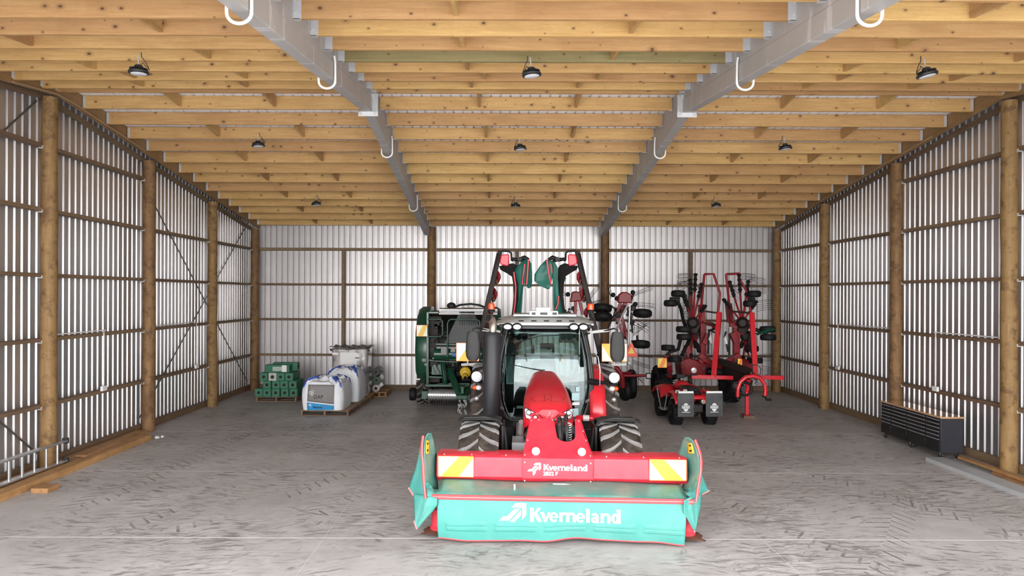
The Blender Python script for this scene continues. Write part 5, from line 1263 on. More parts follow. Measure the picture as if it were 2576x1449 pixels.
# ================================================================== FOUR-ROTOR RAKE
rk = thing('hay_rake', 'large dark red rotary hay rake folded upright in the right bay behind the quad bike', 'rake', (6.4, 20.2, 0))
Q = zc(rk, 1600, 670, 3.535)
B = lambda lst, w_, nm, mat='redd': rbeam(lst, w_, nm, mat, rk, Q)
Tt = lambda lst, r, nm, mat='redd': rtube(lst, r, nm, mat, rk, Q)
Y0 = 19.3
Tt([[(608, 70, Y0), (690, 68, Y0), (747, 240, Y0), (742, 300, Y0), (728, 415, Y0)], [(608, 70, Y0), (595, 200, Y0 + .1), (580, 380, Y0 + .2), (560, 520, Y0 + .3)]], .035, 'guard_hoop')
Tt([[(800, 70, Y0), (915, 65, Y0), (925, 120, Y0), (990, 230, Y0), (1005, 330, Y0), (1025, 420, Y0)], [(800, 70, Y0), (815, 200, Y0), (835, 400, Y0 + .2), (845, 500, Y0 + .3)]], .035, 'guard_hoop')
Tt([[(615, 400, Y0), (730, 415, Y0)], [(850, 400, Y0), (1020, 415, Y0)], [(640, 565, Y0), (745, 605, Y0)], [(610, 505, Y0), (740, 525, Y0)]], .025, 'hoop_brace', 'grease')
B([((742, 410, Y0), (692, 985, Y0 - .6)), ((1028, 415, Y0), (1062, 985, Y0 - .6))], .13, 'upright_bar', 'red')
B([((490, 980, Y0 - .6), (860, 990, Y0 - .6)), ((1060, 985, Y0 - .6), (1310, 990, Y0 - .6))], .11, 'cross_bar', 'red')
B([((590, 500, 19.6), (600, 970, 19.6)), ((578, 340, 19.7), (590, 520, 19.7)), ((820, 330, 19.7), (840, 500, 19.7)), ((885, 540, 19.6), (890, 800, 19.6)), ((640, 600, 19.5), (600, 690, 19.5)), ((850, 590, 19.5), (890, 680, 19.5))], .16, 'swing_arm')
B([((590, 500, 19.6), (690, 520, 19.6)), ((830, 520, 19.6), (1000, 510, 19.6)), ((690, 530, 19.5), (730, 570, 19.5)), ((1000, 525, 19.5), (930, 600, 19.5))], .12, 'arm_linkage')
mb = MB(); mb.prism([(-1.05, -.30), (1.0, -.30), (1.05, .05), (.75, .20), (.45, .05), (-.35, .05), (-.85, .22), (-1.1, .12)], .7, Matrix.Translation(Q(735, 880, 19.5))); mb.build('chassis', M['redd'], rk, bev=.03)
B([((560, 790, 19.3), (700, 880, 19.3)), ((920, 790, 19.3), (790, 860, 19.3)), ((560, 850, 19.4), (620, 800, 19.4))], .15, 'pivot_bracket')
mb = MB()
for x, y in ((655, 815), (850, 808), (885, 832), (600, 905)): mb.cyl(Q(x, y, 19.15), Q(x, y, 19.0), .035, seg=12)
mb.build('pivot_pins', M['grease'], rk)
mb = MB(); mb.cyl(Q(630, 935, 19.4), Q(790, 950, 19.4), .12); mb.build('air_tank', M['blackm'], rk)
B([((720, 835, 19.2), (1020, 940, 18.2)), ((880, 900, 19.0), (1010, 1040, 18.1))], .16, 'drawbar', 'grease')
mb = MB(); f1 = [Q(x, y, Y_) for x, y, Y_ in ((800, 870, 18.9), (950, 905, 18.4), (1030, 940, 18.2), (1000, 1040, 18.2), (850, 1040, 18.8), (800, 960, 18.9))]; mb.add(f1 + [p + Vector((.0, .3, 0)) for p in f1], [tuple(range(6)), tuple(range(11, 5, -1))] + [(i, (i + 1) % 6, (i + 1) % 6 + 6, i + 6) for i in range(6)]); mb.build('gearbox', M['grease'], rk, bev=.02)
Tt([[(902, 1160, 17.9), (905, 1090, 17.9), (925, 1030, 17.9), (975, 985, 17.9), (1040, 975, 17.9), (1100, 990, 17.9), (1140, 1040, 17.9), (1152, 1100, 17.9), (1145, 1150, 17.9)]], .055, 'hitch_bow', 'red')
Tt([[(885, 1155, 17.9), (905, 1150, 17.9), (905, 1185, 17.9)], [(1125, 1150, 17.9), (1150, 1160, 17.9), (1160, 1185, 17.9), (1200, 1185, 17.9)]], .035, 'hitch_pins', 'grease')
B([((985, 1110, 17.95), (985, 1318, 17.95)), ((1000, 1010, 18.0), (985, 1120, 17.95))], .085, 'parking_leg', 'red')
mb = MB(); mb.box((0, 0, 0), (.2, .2, .02)); p = Q(985, 1335, 17.95); p.z = .084; mb.v = [tuple(Vector(v) + p) for v in mb.v]; mb.build('leg_foot', M['redd'], rk)
mb = MB()
for (x, y), r_ in (((895, 1065), .10), ((970, 1090), .17)):
    c = Q(x, y, 17.9); mb.tube([c + Vector((r_ * math.cos(2 * PI * k / 20), 0, r_ * math.sin(2 * PI * k / 20))) for k in range(20)], .035, 8, closed=True)
mb.cyl(Q(895, 1065, 17.95), Q(890, 1060, 18.4), .07); mb.cyl(Q(965, 1090, 17.95), Q(930, 1070, 18.5), .09); mb.build('drive_shaft', M['blackm'], rk, smooth=50)
Tt([[(1030, 880, 18.1), (1080, 875, 18.0), (1110, 910, 18.0), (1105, 960, 18.0), (1070, 975, 18.0), (1040, 940, 18.0), (1030, 880, 18.1)], [(1035, 1000, 18.1), (1080, 1010, 18.0), (1060, 1040, 18.0)]], .012, 'hose_loops', 'black')
Tt([[(1020, 940, 18.05), (1030, 980, 18.0), (1015, 1010, 18.0)]], .03, 'red_coupling', 'rust')
# rotor heads with fans of tine arms
def rotor(cx_, cy_, arms, Y):
    c = Q(cx_, cy_, Y); mb = MB(); mb.lathe([(0, -.12), (.10, -.12), (.17, -.04), (.17, .06), (.08, .12), (0, .12)], c, (.3, 1, .1), 18); mb.box(c + Vector((.05, .1, -.15)), (.25, .2, .3), (0, .4, 0))
    h = mb.build('rotor_head', M['grease'], rk, bev=.01)
    for x, y in arms:
        e = Q(x, y, Y - .1); m = c.lerp(e, .62)
        mb = MB(); mb.tube([c, m], .028, 7); a = mb.build('rotor_arm', M['redd'], h)
        mb = MB(); mb.tube([m, e], .045, 7); 
        for k in range(4): q = m.lerp(e, .15 + .26 * k); mb.ell(q, (.065, .065, .045), 8, 6)
        mb.build('tine_carrier', M['blackm'], a)
rotor(505, 500, [(480, 110), (530, 62), (585, 150), (618, 350), (425, 270)], 19.4)
rotor(945, 500, [(830, 130), (915, 65), (1000, 125), (778, 292), (1070, 310)], 19.4)
rotor(510, 560, [(410, 790), (560, 760), (480, 900), (455, 700), (530, 720)], 19.7)
rotor(980, 620, [(940, 900), (1015, 920), (930, 720), (990, 760)], 19.7)
def tset(x, y0, y1, d, n, cv=(0, 0, -.04), Y=19.2): tines(rk, 'spring_tines', (Q(x, y0, Y), Q(x, y1, Y)), d, n, 0, cv, r=.0055)
tset(460, 65, 160, (-.28, 0, .02), 10); tset(520, 70, 150, (-.5, 0, .02), 6); tset(470, 120, 180, (-.38, 0, -.10), 5); tset(580, 150, 300, (-.13, 0, -.02), 8)
tset(930, 62, 120, (.42, 0, .01), 7); tset(1000, 90, 230, (.48, 0, -.01), 11); tset(840, 170, 260, (.26, 0, -.12), 7, Y=19.1)
tset(1075, 310, 400, (.46, 0, .12), 6, (0, 0, -.07)); tset(440, 300, 420, (-.1, 0, -.08), 7); tset(810, 290, 400, (.15, 0, -.26), 5); tset(420, 330, 440, (.30, 0, -.03), 6)
tset(1070, 790, 850, (.45, 0, .1), 5, (0, 0, -.06)); tset(1110, 890, 960, (.28, 0, 0), 6); tset(440, 860, 980, (-.27, 0, -.02), 10); tset(1050, 1010, 1040, (.2, 0, -.05), 3); tset(800, 500, 600, (.08, 0, -.3), 4)
for a, b, d, n in (((345, 790, 19.0), (520, 800, 19.0), (.28, 0, -.1), 7), ((480, 580, 19.0), (500, 640, 19.0), (.38, 0, -.04), 6)): tines(rk, 'spring_tines', (Q(*a), Q(*b)), d, n, 0, (0, 0, .02), r=.0055)
tines(rk, 'green_tines', (Q(1060, 600, 19.0), Q(1080, 610, 19.0)), (.50, 0, .18), 7, 0, (0, 0, -.02), mat='green', r=.012)
# small running wheels
for x, y, R_ in ((375, 243, .20), (307, 328, .19), (425, 560, .22), (430, 628, .22), (285, 724, .19), (345, 828, .19), (1050, 245, .19), (1010, 332, .18), (1170, 560, .22), (1175, 632, .22), (1030, 732, .19), (1065, 838, .19)):
    wheel(rk, Q(x, y, 19.2), R_, .155, (.03, .12, 1), 'rotor_wheel', 'blackm')
Tt([[(435, 250, 19.3), (440, 290, 19.3)], [(300, 290, 19.2), (385, 290, 19.2), (375, 320, 19.2), (400, 380, 19.4), (420, 480, 19.6), (440, 530, 19.5)], [(400, 640, 19.2), (375, 740, 19.3), (300, 760, 19.2), (290, 780, 19.2)], [(1000, 290, 19.2), (1050, 290, 19.2), (1045, 330, 19.2)], [(1060, 560, 19.3), (1170, 600, 19.2)], [(1020, 590, 19.3), (1000, 700, 19.3), (1040, 780, 19.2), (1070, 800, 19.2)], [(440, 290, 19.3), (470, 400, 19.4)]], .05, 'wheel_strut', 'blackm')
Tt([[(650, 560, 19.4), (640, 780, 19.4)], [(830, 600, 19.4), (830, 790, 19.4)], [(690, 560, 19.4), (650, 570, 19.4)], [(800, 580, 19.4), (790, 620, 19.4), (820, 760, 19.4)]], .03, 'lift_ram', 'blackm')
for x, y in ((665, 645), (800, 650)):
    mb = MB(); mb.tube([Q(x, y - 40, 19.3), Q(x - 5, y, 19.3), Q(x + 5, y + 40, 19.3)], [.01, .05, .03], 6); mb.build('plastic_tag', M['white_pl'], rk)
wheel(rk, Q(835, 1050, 20.4), .52, .34, (1, .1, 0), 'ground_wheel', 'blackm', 22); wheel(rk, Q(225, 1040, 20.6), .52, .38, (1, .1, 0), 'ground_wheel', 'blackm', 22)
Tt([[(700, 960, 19.7), (780, 1010, 20.0), (840, 1050, 20.2)], [(500, 930, 19.8), (300, 1000, 20.4), (240, 1040, 20.5)], [(280, 790, 19.6), (300, 960, 20.0)]], .08, 'axle_arm', 'blackm')
B([((300, 890, 19.4), (300, 980, 19.5)), ((270, 790, 19.5), (290, 900, 19.5)), ((450, 700, 19.7), (500, 950, 19.7)), ((420, 830, 19.8), (600, 860, 19.8))], .14, 'side_bracket')
for x0, y0, x1, y1 in ((193, 900, 273, 818), (905, 900, 942, 822)):
    a = Q(x0, y0, 18.9); b = Q(x1, y1, 18.9); bd = board(rk, a.x, b.x, a.z, b.z, a.y, False)
    for c in bd.children: c.data.materials[0] = M['orange']
    bd.data.materials[0] = paint('amber_reflective', (.95, .75, .05), .4)
mb = MB(); mb.lathe([(0, .02), (.075, .02), (.075, 0), (0, -.01)], Q(515, 925, 18.9), (0, 1, 0), 20); mb.build('round_lamp', M['lens'], rk)
wb = MB(); wb.box((0, 0, .035), (.28, .26, .07)); p = W(1884, 1052, 17.85)
tag(wb.build('wood_block', M['timber_x'], bev=.004, loc=(p.x, 17.95, 0)), 'wooden block under the foot of the red parking leg', 'block')

# ================================================================== QUAD BIKE
qb = thing('quad_bike', 'red quad bike seen from behind with two black mudflaps, in front of the hay rake', 'quad bike', (4.80, 17.0, 0), R(3))
def qt(x, y, R_, w_, n=14):
    t = wheel(qb, (x, y, R_), R_, w_, (1, 0, 0), 'tyre', 'blackm', 18); return t
for s in (-1, 1): qt(s * .42, 0, .31, .25); qt(s * .42, 1.25, .31, .22)
def QX(x, y, dy):   # measured on the enlarged view, at depth offset from rear axle
    p = W(1600 + x / 3.535, 670 + y / 3.535, 17.0 + dy) - Vector((4.80, 17.0, 0)); c, q_ = math.cos(R(-3)), math.sin(R(-3)); return Vector((p.x * c - p.y * q_, p.x * q_ + p.y * c, p.z))
# rear fenders: flared saddle shape, one piece over both wheels
def fender(x0, x1, yc, r_, z0, nm):
    g = []
    for i in range(11):
        a = R(-80 + 150 * i / 10); row = []
        for k in range(7):
            f = k / 6; row.append((x0 + (x1 - x0) * f, yc + math.sin(a) * (r_ - .02 * math.sin(PI * f) ), .31 + z0 + math.cos(a) * (r_ * .70) + .04 * math.sin(PI * f) - .05 * f))
        g.append(row)
    mb = MB(); mb.grid(g); return mb.build(nm, M['red'], qb, solid=.015, smooth=60)
for s in (-1, 1): fender(s * .14, s * .56, 0, .42, .24, 'rear_fender'); fender(s * .16, s * .56, 1.25, .42, .22, 'front_fender')
mb = MB(); mb.box((0, .62, .64), (.30, 1.3, .16)); mb.box((0, 1.35, .72), (.42, .5, .2)); mb.box((0, -.15, .72), (.5, .5, .10)); mb.build('body_panel', M['red'], qb, bev=.06)
mb = MB(); mb.box((0, .28, .84), (.34, .75, .13)); mb.ell((0, .0, .86), (.19, .2, .09)); mb.build('seat', M['black'], qb, bev=.05)
mb = MB(); mb.ell((0, .85, .86), (.20, .28, .13)); mb.build('fuel_tank', M['red'], qb, smooth=60)
mb = MB()
for x in (-.38, -.19, 0, .19, .38): mb.tube([(x, -.42, .84), (x, .05, .84)], .011, 6)
mb.tube([(-.42, -.43, .84), (.42, -.43, .84), (.45, -.40, .84), (.45, .02, .84), (.42, .05, .84), (-.42, .05, .84), (-.45, .02, .84), (-.45, -.4, .84)], .013, 8, closed=True)
mb.build('rear_rack', M['blackm'], qb, smooth=60)
mb = MB()
for x in (-.3, -.1, .1, .3): mb.tube([(x, 1.2, .86), (x, 1.65, .86)], .011, 6)
mb.tube([(-.42, 1.2, .86), (.42, 1.2, .86), (.42, 1.65, .86), (-.42, 1.65, .86)], .013, 8, closed=True); mb.build('front_rack', M['blackm'], qb, smooth=60)
mb = MB(); mb.tube([(-.42, .84, 1.14), (-.25, .92, 1.12), (-.12, 1.0, 1.06), (.12, 1.0, 1.06), (.25, .92, 1.12), (.42, .84, 1.14)], .014, 8); mb.tube([(0, 1.0, 1.05), (0, 1.12, .8)], .03, 8); mb.box((0, .98, 1.09), (.2, .16, .1)); mb.tube([(-.35, .86, 1.13), (-.3, .95, 1.22), (-.15, 1.05, 1.2)], .007, 6)
hb = mb.build('handlebar', M['blackm'], qb, smooth=60)
for s in (-1, 1): mb = MB(); mb.tube([(s * .43, .835, 1.142), (s * .30, .90, 1.125)], .022, 8); mb.build('grip', M['black'], hb)
# engine, exhaust, axle
mb = MB(); mb.box((0, .55, .45), (.32, .8, .36)); mb.cyl((-.42, 0, .31), (.42, 0, .31), .045); mb.box((0, 0, .34), (.16, .22, .2)); mb.cyl((-.42, 1.25, .31), (.42, 1.25, .31), .03); mb.box((-.0, -.2, .45), (.3, .3, .2)); mb.build('engine_frame', M['grease'], qb, bev=.02)
mb = MB(); mb.lathe([(0, -.32), (.07, -.30), (.095, 0), (.095, .06), (.06, .09), (0, .08)], (.15, -.28, .62), (0, -1, 0), 20); ex_ = mb.build('silencer', M['blackm'], qb)
mb = MB(); mb.lathe([(0, 0), (.055, 0), (.055, .02), (.03, .03), (.03, .07), (.018, .07), (.018, .05), (0, .05)], (.15, -.36, .62), (0, -1, 0), 18); mb.build('silencer_tip', paint('tan_tip', (.55, .47, .38), .4, .3), ex_)
# mudflaps with shield-shaped emblems
def qflap(x0, x1):
    y = -.44; mb = MB(); mb.box(((x0 + x1) / 2, y, .565), (x1 - x0, .012, .60)); fl2 = mb.build('mudflap', paint('worn_black_flap', (.045, .047, .052), .3, 0, .5, (.10, .105, .11), 5), qb, bev=.004)
    mb = MB(); mb.box(((x0 + x1) / 2, y - .004, .862), (x1 - x0 - .03, .02, .05)); mb.build('flap_strip', M['white_pl'], fl2, bev=.004)
    cx_, cz_ = (x0 + x1) / 2, .49; mb = MB(); Mx = T(cx_, y - .011, cz_)
    flat_shapes(mb, Mx, [[(-.02, .105), (.02, .105), (.055, .075), (.05, .058), (-.05, .058), (-.055, .075)], [(-.095, .045), (.095, .045), (.095, -.02), (-.095, -.02)], [(-.06, -.03), (.06, -.03), (.045, -.07), (0, -.10), (-.045, -.07)], [(-.10, -.118), (.10, -.118), (.10, -.106), (-.10, -.106)]], 1.0, th=.004)
    em = mb.build('white_emblem', M['white'], fl2, smooth=0)
    mb = MB()
    for k, x in enumerate((-.075, -.045, -.015, .018, .05, .078)): mb.box((cx_ + x, y - .013, cz_ + .013), (.008, .004, .038)); 
    for k, x in enumerate((-.06, 0.0, .034, .065)): mb.box((cx_ + x, y - .013, cz_ + .013 + .012 * (-1) ** k), (.022, .004, .006))
    mb.build('emblem_letters', M['black'], em, smooth=0)
qflap(-.51, -.11); qflap(.18, .60)
mb = MB()
for s in (-1, 1): mb.tube([(s * .62, .95, .78), (s * .62, .6, .32), (s * .60, .35, .3), (s * .58, .2, .72)], .016, 8); mb.box((s * .5, .62, .30), (.26, .3, .03))
mb.build('nerf_bar', M['silver'], qb, smooth=60)
mb = MB(); mb.box((-.44, -.19, .835), (.10, .10, .006), (R(-62), 0, 0)); mb.box((-.44, -.35, .70), (.10, .12, .006), (R(-80), 0, 0)); mb.box((-.25, -.19, .86), (.10, .08, .006), (R(-62), 0, 0)); mb.build('warning_labels', M['white'], qb)
# ================================================================== goods on pallets
def pallet(x, y, wx, wy, rz, label, col='timber_x'):
    root = thing('pallet', label, 'pallet', (x, y, 0), rz, 'wooden pallets')
    def put(nm, boxes):
        for b in boxes: mb = MB(); mb.box(*b); mb.build(nm, M[col], root, bev=.004, smooth=0)
    put('top_board', [((0, -wy / 2 + .05 + k * (wy - .1) / 6, .135), (wx, .095, .02)) for k in range(7)])
    put('bottom_board', [((0, yy, .012), (wx, .095, .022)) for yy in (-wy / 2 + .05, 0, wy / 2 - .05)])
    put('bearer', [((xx, 0, .074), (.05, wy, .10)) for xx in (-wx / 2 + .03, -wx * .0, wx / 2 - .03)])
    return root
# ---- green boxed rolls
px0 = W(693, 1012, 20.3).x
pallet(px0, 20.78, 1.22, .85, 0, 'wooden pallet under the stacked green boxes in the left corner')
M['boxg'] = paint('printed_green_box', (.025, .16, .085), .5, 0, .15, (.01, .07, .04), 6)
M['boxw'] = paint('pale_printed_box', (.55, .53, .48), .5, 0, .3, (.05, .15, .09), 9)
M['dark'] = paint('dark_hollow', (.015, .013, .012), .8)
def gbox(px, py, Y, label, mat='boxg', sz=(.236, .72, .232)):
    p = W(px, py, Y); root = thing('boxed_roll', label, 'box', (p.x, Y + sz[1] / 2, p.z - sz[2] / 2), group='green boxed rolls')
    mb = MB(); mb.box((0, 0, sz[2] / 2), (sz[0], sz[1], sz[2])); mb.build('box', M[mat], root, bev=.006)
    mb = MB(); mb.lathe([(.062, 0), (.072, 0), (.072, .004), (.062, .004)], (0, -sz[1] / 2 - .004, sz[2] / 2), (0, 1, 0), 24, closed=True); mb.build('paper_ring', paint('ring_print', (.14, .34, .24), .6), root)
    mb = MB(); mb.lathe([(.042, -.001), (.052, -.004), (.052, 0), (.042, .0)], (0, -sz[1] / 2 - .002, sz[2] / 2), (0, 1, 0), 20, closed=True); mb.cyl((0, -sz[1] / 2 - .003, sz[2] / 2), (0, -sz[1] / 2 + .02, sz[2] / 2), .046, seg=20); mb.build('core_hole', M['dark'], root)
    return root
LV = {0: 'bottom', 1: 'second', 2: 'third'}
pos = ['leftmost', 'second from left', 'middle', 'second from right', 'rightmost']; pos4 = ['leftmost', 'second from left', 'second from right', 'rightmost']
s20 = F / 20.35
rowsx = [(650.5, 671, 693.2, 716, 738.3), (671.7, 694, 714.3, 736), (663, 685, 706, 727)]
for r_, xs in enumerate(rowsx):
    for k, x in enumerate(xs):
        z = .147 + .236 * r_ + .1175; py = VY + (HC - z) * F / 20.35 + ROLL * (x - VX)
        gbox(x + random.uniform(-.6, .6), py, 20.35 + random.uniform(-.03, .03), '%s green box with a round core hole, %s of the %s row' % ('pale torn' if (r_, k) == (2, 1) else 'printed', (pos if r_ == 0 else pos4)[k], LV[r_]), 'boxw' if (r_, k) == (2, 1) else 'boxg')
for k, (x0, x1, Y, lb) in enumerate(((667, 728, 20.45, 'long green box with white labels lying across the top of the box stack'), (686, 748, 20.78, 'long dark green box lying behind the labelled one on the stack'))):
    zc_ = .147 + .236 * 3 + .1175 + .03 * k; a = W(x0, 930, Y).x; b = W(x1, 930, Y).x
    root = thing('boxed_roll', lb, 'box', ((a + b) / 2, Y + .12, zc_ - .1175), group='green boxed rolls')
    mb = MB(); mb.box((0, 0, .1175), (b - a, .24, .232)); mb.build('box', M['boxg'], root, bev=.006)
    if k == 0:
        mb = MB(); mb.box((.0, -.123, .11), (.28, .004, .13)); mb.build('label', paint('pale_green_label', (.42, .52, .45), .6), root)
        mb = MB(); mb.box((.21, -.123, .12), (.14, .004, .2)); mb.build('white_label', M['white_pl'], root)
    mb = MB(); mb.cyl(((b - a) / 2 - .01, 0, .1175), ((b - a) / 2 + .003, 0, .1175), .05); mb.build('core_hole', M['dark'], root)

# ---- bulk bags
M['bag'] = paint('white_woven_bag', (.84, .86, .90), .6, 0, .12, (.45, .46, .48), 5, bmp=.2)
M['blue'] = paint('blue_strap', (.03, .09, .45), .5)
M['lblg'] = paint('label_grey', (.21, .195, .19), .5, 0, .3, (.28, .26, .25), 2)
M['lblb'] = paint('label_blue', (.03, .30, .62), .5)
def bag(x, y, z, wx, wy, h, seed, lab, rz=0):
    rnd = random.Random(seed); root = thing('bulk_bag', lab, 'bag', (x, y, z), rz, 'white bulk bags')
    g = []; n = 96
    for i in range(17):
        f = i / 16; zz = h * f; bulge = 1 + .055 * math.sin(PI * min(1, f * 1.02)) - (.05 * max(0, f - .88) / .12)
        row = []
        for k in range(n):
            a = 2 * PI * k / n; q = .28 + .06 * f
            px = lobed(math.cos(a), q) * wx / 2 * bulge; py = lobed(math.sin(a), q) * wy / 2 * bulge
            wr = .010 * math.sin(a * 9 + f * 4 + seed) * f; row.append((px * (1 + wr), py * (1 + wr), zz + (0 if f < 1 else .02 * math.sin(5 * a))))
        row.append(row[0]); g.append(row)
    # crumpled top
    for r_, s in enumerate((.95, .88, .8, .71, .62, .52, .42, .32, .22, .12, .04)):
        row = []
        for k in range(n):
            a = 2 * PI * k / n
            nn_ = mnoise.noise(Vector((math.cos(a) * 3.2 * s, math.sin(a) * 3.2 * s, seed))) ; n2 = mnoise.noise(Vector((math.cos(a) * 9 * s, math.sin(a) * 9 * s, seed + 5)))
            zz = h + .02 + .12 * (1 - s) + .13 * nn_ * (1 if r_ else .5) + .13 * n2 * (1 if r_ else .3)
            row.append((lobed(math.cos(a), .34 + .4 * (1 - s)) * wx / 2 * s, lobed(math.sin(a), .34 + .4 * (1 - s)) * wy / 2 * s, zz))
        row.append(row[0]); g.append(row)
    mb = MB(); mb.grid(g); mb.add(g[0][:-1], [tuple(range(n))]); mb.add(g[-1][:-1], [tuple(range(n))]); b = mb.build('bag_body', M['bag'], root, smooth=60)
    for k, (sx, sy) in enumerate(((-1, -1), (1, -1), (1, 1), (-1, 1))):
        x0, y0 = sx * wx * .40, sy * wy * .40; pts = [(x0 * 1.12, y0 * 1.12, h - .10), (x0 * 1.05, y0 * 1.05, h + .04), (x0 * .75 + rnd.uniform(-.08, .08), y0 * .8, h + .14), (x0 * .35 + rnd.uniform(-.1, .1), y0 * .75 + rnd.uniform(-.1, .1), h + .17), (x0 * .6, y0 * .3, h + .17), (x0 * .85, y0 * .6, h + .10)]
        g2 = []
        for i, p in enumerate(pts):
            q = Vector(p); sd = Vector((.035, .02 * (-1) ** i, .02 * rnd.uniform(-1, 1))); g2.append([q - sd, q + sd])
        mb = MB(); mb.grid(fine(g2, 4)); mb.build('lifting_strap', M['blue'], root, solid=.008, smooth=70)
    return root, b
xb = W(809.5, 1000, 17.95).x
pallet(xb + .09, 18.6, 1.28, 1.25, R(-2), 'wooden pallet under the front white bulk bag')
root, b = bag(xb, 18.55, .147, 1.08, 1.12, .68, 3, 'white bulk bag with grey and blue printed label, foremost of the two', R(-2))
def front_y(x, z): return -1.12 / 2 * (1 + .055 * math.sin(PI * min(1, z / .68))) - .016
def panel(pts, mat, nm, par, off=0.0, nx=12, nz=8):
    (x0, z0), (x1, z1), (x2, z2), (x3, z3) = pts; g = []
    for j in range(nz + 1):
        v = j / nz; row = []
        for i in range(nx + 1):
            u = i / nx; x = (x0 * (1 - u) + x1 * u) * (1 - v) + (x3 * (1 - u) + x2 * u) * v; z = (z0 * (1 - u) + z1 * u) * (1 - v) + (z3 * (1 - u) + z2 * u) * v
            row.append((x, front_y(x, z) - off, z))
        g.append(row)
    mb = MB(); mb.grid(g); return mb.build(nm, mat, par, solid=.003)
k_ = F / 17.95 * 6.0375      # enlarged-view pixels per metre at the bag front
def bx(x): return (x - 1265) / k_
def bzz(y): return (1220 - y) / k_ - 0.0
lb = panel([(bx(1056), bzz(1080)), (bx(1462), bzz(1122)), (bx(1468), bzz(828)), (bx(1066), bzz(828))], M['lblg'], 'printed_label', root)
lw = panel([(bx(1050), bzz(1218)), (bx(1460), bzz(1212)), (bx(1462), bzz(1142)), (bx(1052), bzz(1096))], M['lblb'], 'label_band', root)
fw = lambda p: Vector((p.x, front_y(p.x, p.z) - .006 + (p.y + 1), p.z))
mb = text_mesh('DAP', .135, T(bx(1225), -1, bzz(1015)), .001, .002, warp=fw); mb.build('lettering', M['black'], lb, smooth=0)
mb = text_mesh('Ballance', .075, T(bx(1212), -1, bzz(1172)), .001, .0025, warp=fw); mb.build('lettering', paint('navy_ink', (.01, .03, .12), .5), lw, smooth=0)
mb = MB()
for (x, y), r_, par in (((1102, 948), 22, 0), ((1134, 932), 22, 0), ((1130, 972), 22, 0)):
    c = Vector((bx(x), front_y(bx(x), bzz(y)) - .006, bzz(y))); q = r_ / k_ * .85; mb.tube([c + Vector((q * math.cos(2 * PI * i / 20), 0, q * math.sin(2 * PI * i / 20))) for i in range(20)], .008, 6, closed=True)
mb.build('ring_emblem', M['white'], lb, smooth=60)
mb = MB()
for (x, y), r_ in (((1082, 1135), 12), ((1102, 1124), 12), ((1104, 1146), 12)):
    c = Vector((bx(x), front_y(bx(x), bzz(y)) - .006, bzz(y))); q = r_ / k_ * .8; mb.tube([c + Vector((q * math.cos(2 * PI * i / 16), 0, q * math.sin(2 * PI * i / 16))) for i in range(16)], .005, 6, closed=True)
mb.build('ring_emblem', M['white'], lw, smooth=60)
mb = MB()
for j in range(12):
    for i in range(3): 
        xx, zz = bx(1372 + i * 30), bzz(862 + j * 19); mb.box((xx, front_y(xx, zz) - .005, zz), (.018 + .008 * ((i * j) % 2), .002, .007))
mb.build('small_print', paint('small_print', (.08, .08, .08), .6), lb, smooth=0)
xb2 = W(862, 1000, 19.4).x
pallet(xb2 + .03, 19.9, 1.05, 1.1, R(-3), 'wooden pallet under the rear white bulk bag')
bag(xb2, 19.9, .147, .92, .95, .80, 11, 'plain white bulk bag with blue straps, standing behind the labelled bag', R(-3))
# ---- shrink-wrapped stack
m_, nt_, b_ = new_mat('shrink_wrap'); v_ = coords(nt_, (5, 5, 1.4)); n_ = noise_(nt_, v_, 1.6, 6, .6)
nt_.links.new(ramp(nt_, n_, [(.35, (.22, .19, .175)), (.5, (.40, .37, .36)), (.68, (.70, .68, .68))]), b_.inputs['Base Color']); b_.inputs['Roughness'].default_value = .22; b_.inputs['Coat Weight'].default_value = .8; bump(nt_, b_, n_, .5, .02); M['wrap'] = m_  # pale and brown streaks put the film's reflections into its colour
xw = W(879, 1000, 20.7).x
pallet(xw + .03, 21.1, 1.25, 1.0, 0, 'wooden pallet under the tall shrink-wrapped stack', 'timber')
root = thing('wrapped_stack', 'tall pallet stack wrapped in clear film with white labels, behind the bulk bags', 'stack', (xw, 21.1, .147), 0)
g = []
for i in range(25):
    f = i / 24; row = []
    for k in range(64):
        a = 2 * PI * k / 64; wr = 1 + .012 * mnoise.noise(Vector((math.cos(a) * 3, math.sin(a) * 3, f * 14))); row.append((lobed(math.cos(a), .22) * .555 * wr * (1 - .04 * math.sin(PI * f)), lobed(math.sin(a), .22) * .42 * wr, 1.40 * f))
    row.append(row[0]); g.append(row)
for s in (.97, .6, .25, .03): g.append([(p[0] * s, p[1] * s, 1.40 + .05 * (1 - s) + .04 * mnoise.noise(Vector(p) * 4)) for p in g[24]])
mb = MB(); mb.grid(g); mb.add(g[0][:-1], [tuple(range(64))]); mb.build('film_wrapped_load', M['wrap'], root, smooth=50)
mb = MB(); mb.grid([[(x + .01 * math.sin(x * 21), -.43 + .08 * abs(x) + (.05 if j == 0 else 0) - .04 * j + 0.0, 1.36 + .05 * (j == 1) + .012 * math.sin(17 * x) * (j == 0) - .03 * (j == 0)) for x in [-.6 + 1.2 * i / 20 for i in range(21)]] for j in range(2)] + []); 
mb.grid([[(-.61 + 1.22 * i / 16, -.44 + .88 * j / 8, 1.455 + .025 * math.sin(i * 1.7 + j)) for i in range(17)] for j in range(9)])
mb.build('top_sheet', paint('dusty_grey_sheet', (.16, .145, .13), .5), root, solid=.006, smooth=60)
mb = MB()
for q_, (x, z, a, b) in enumerate(((.24, 1.16, .14, .22), (.20, .85, .2, .12), (-.42, 1.26, .18, .07), (-.02, 1.05, .5, .5))): mb.box((x, -.442 + .004 * (q_ == 3), z), (a, .003, b))
mb.build('paper_label', M['white_pl'], root)
mb = MB(); mb.box((.24, -.446, 1.135), (.12, .003, .03)); mb.build('label_bar', M['black'], root)
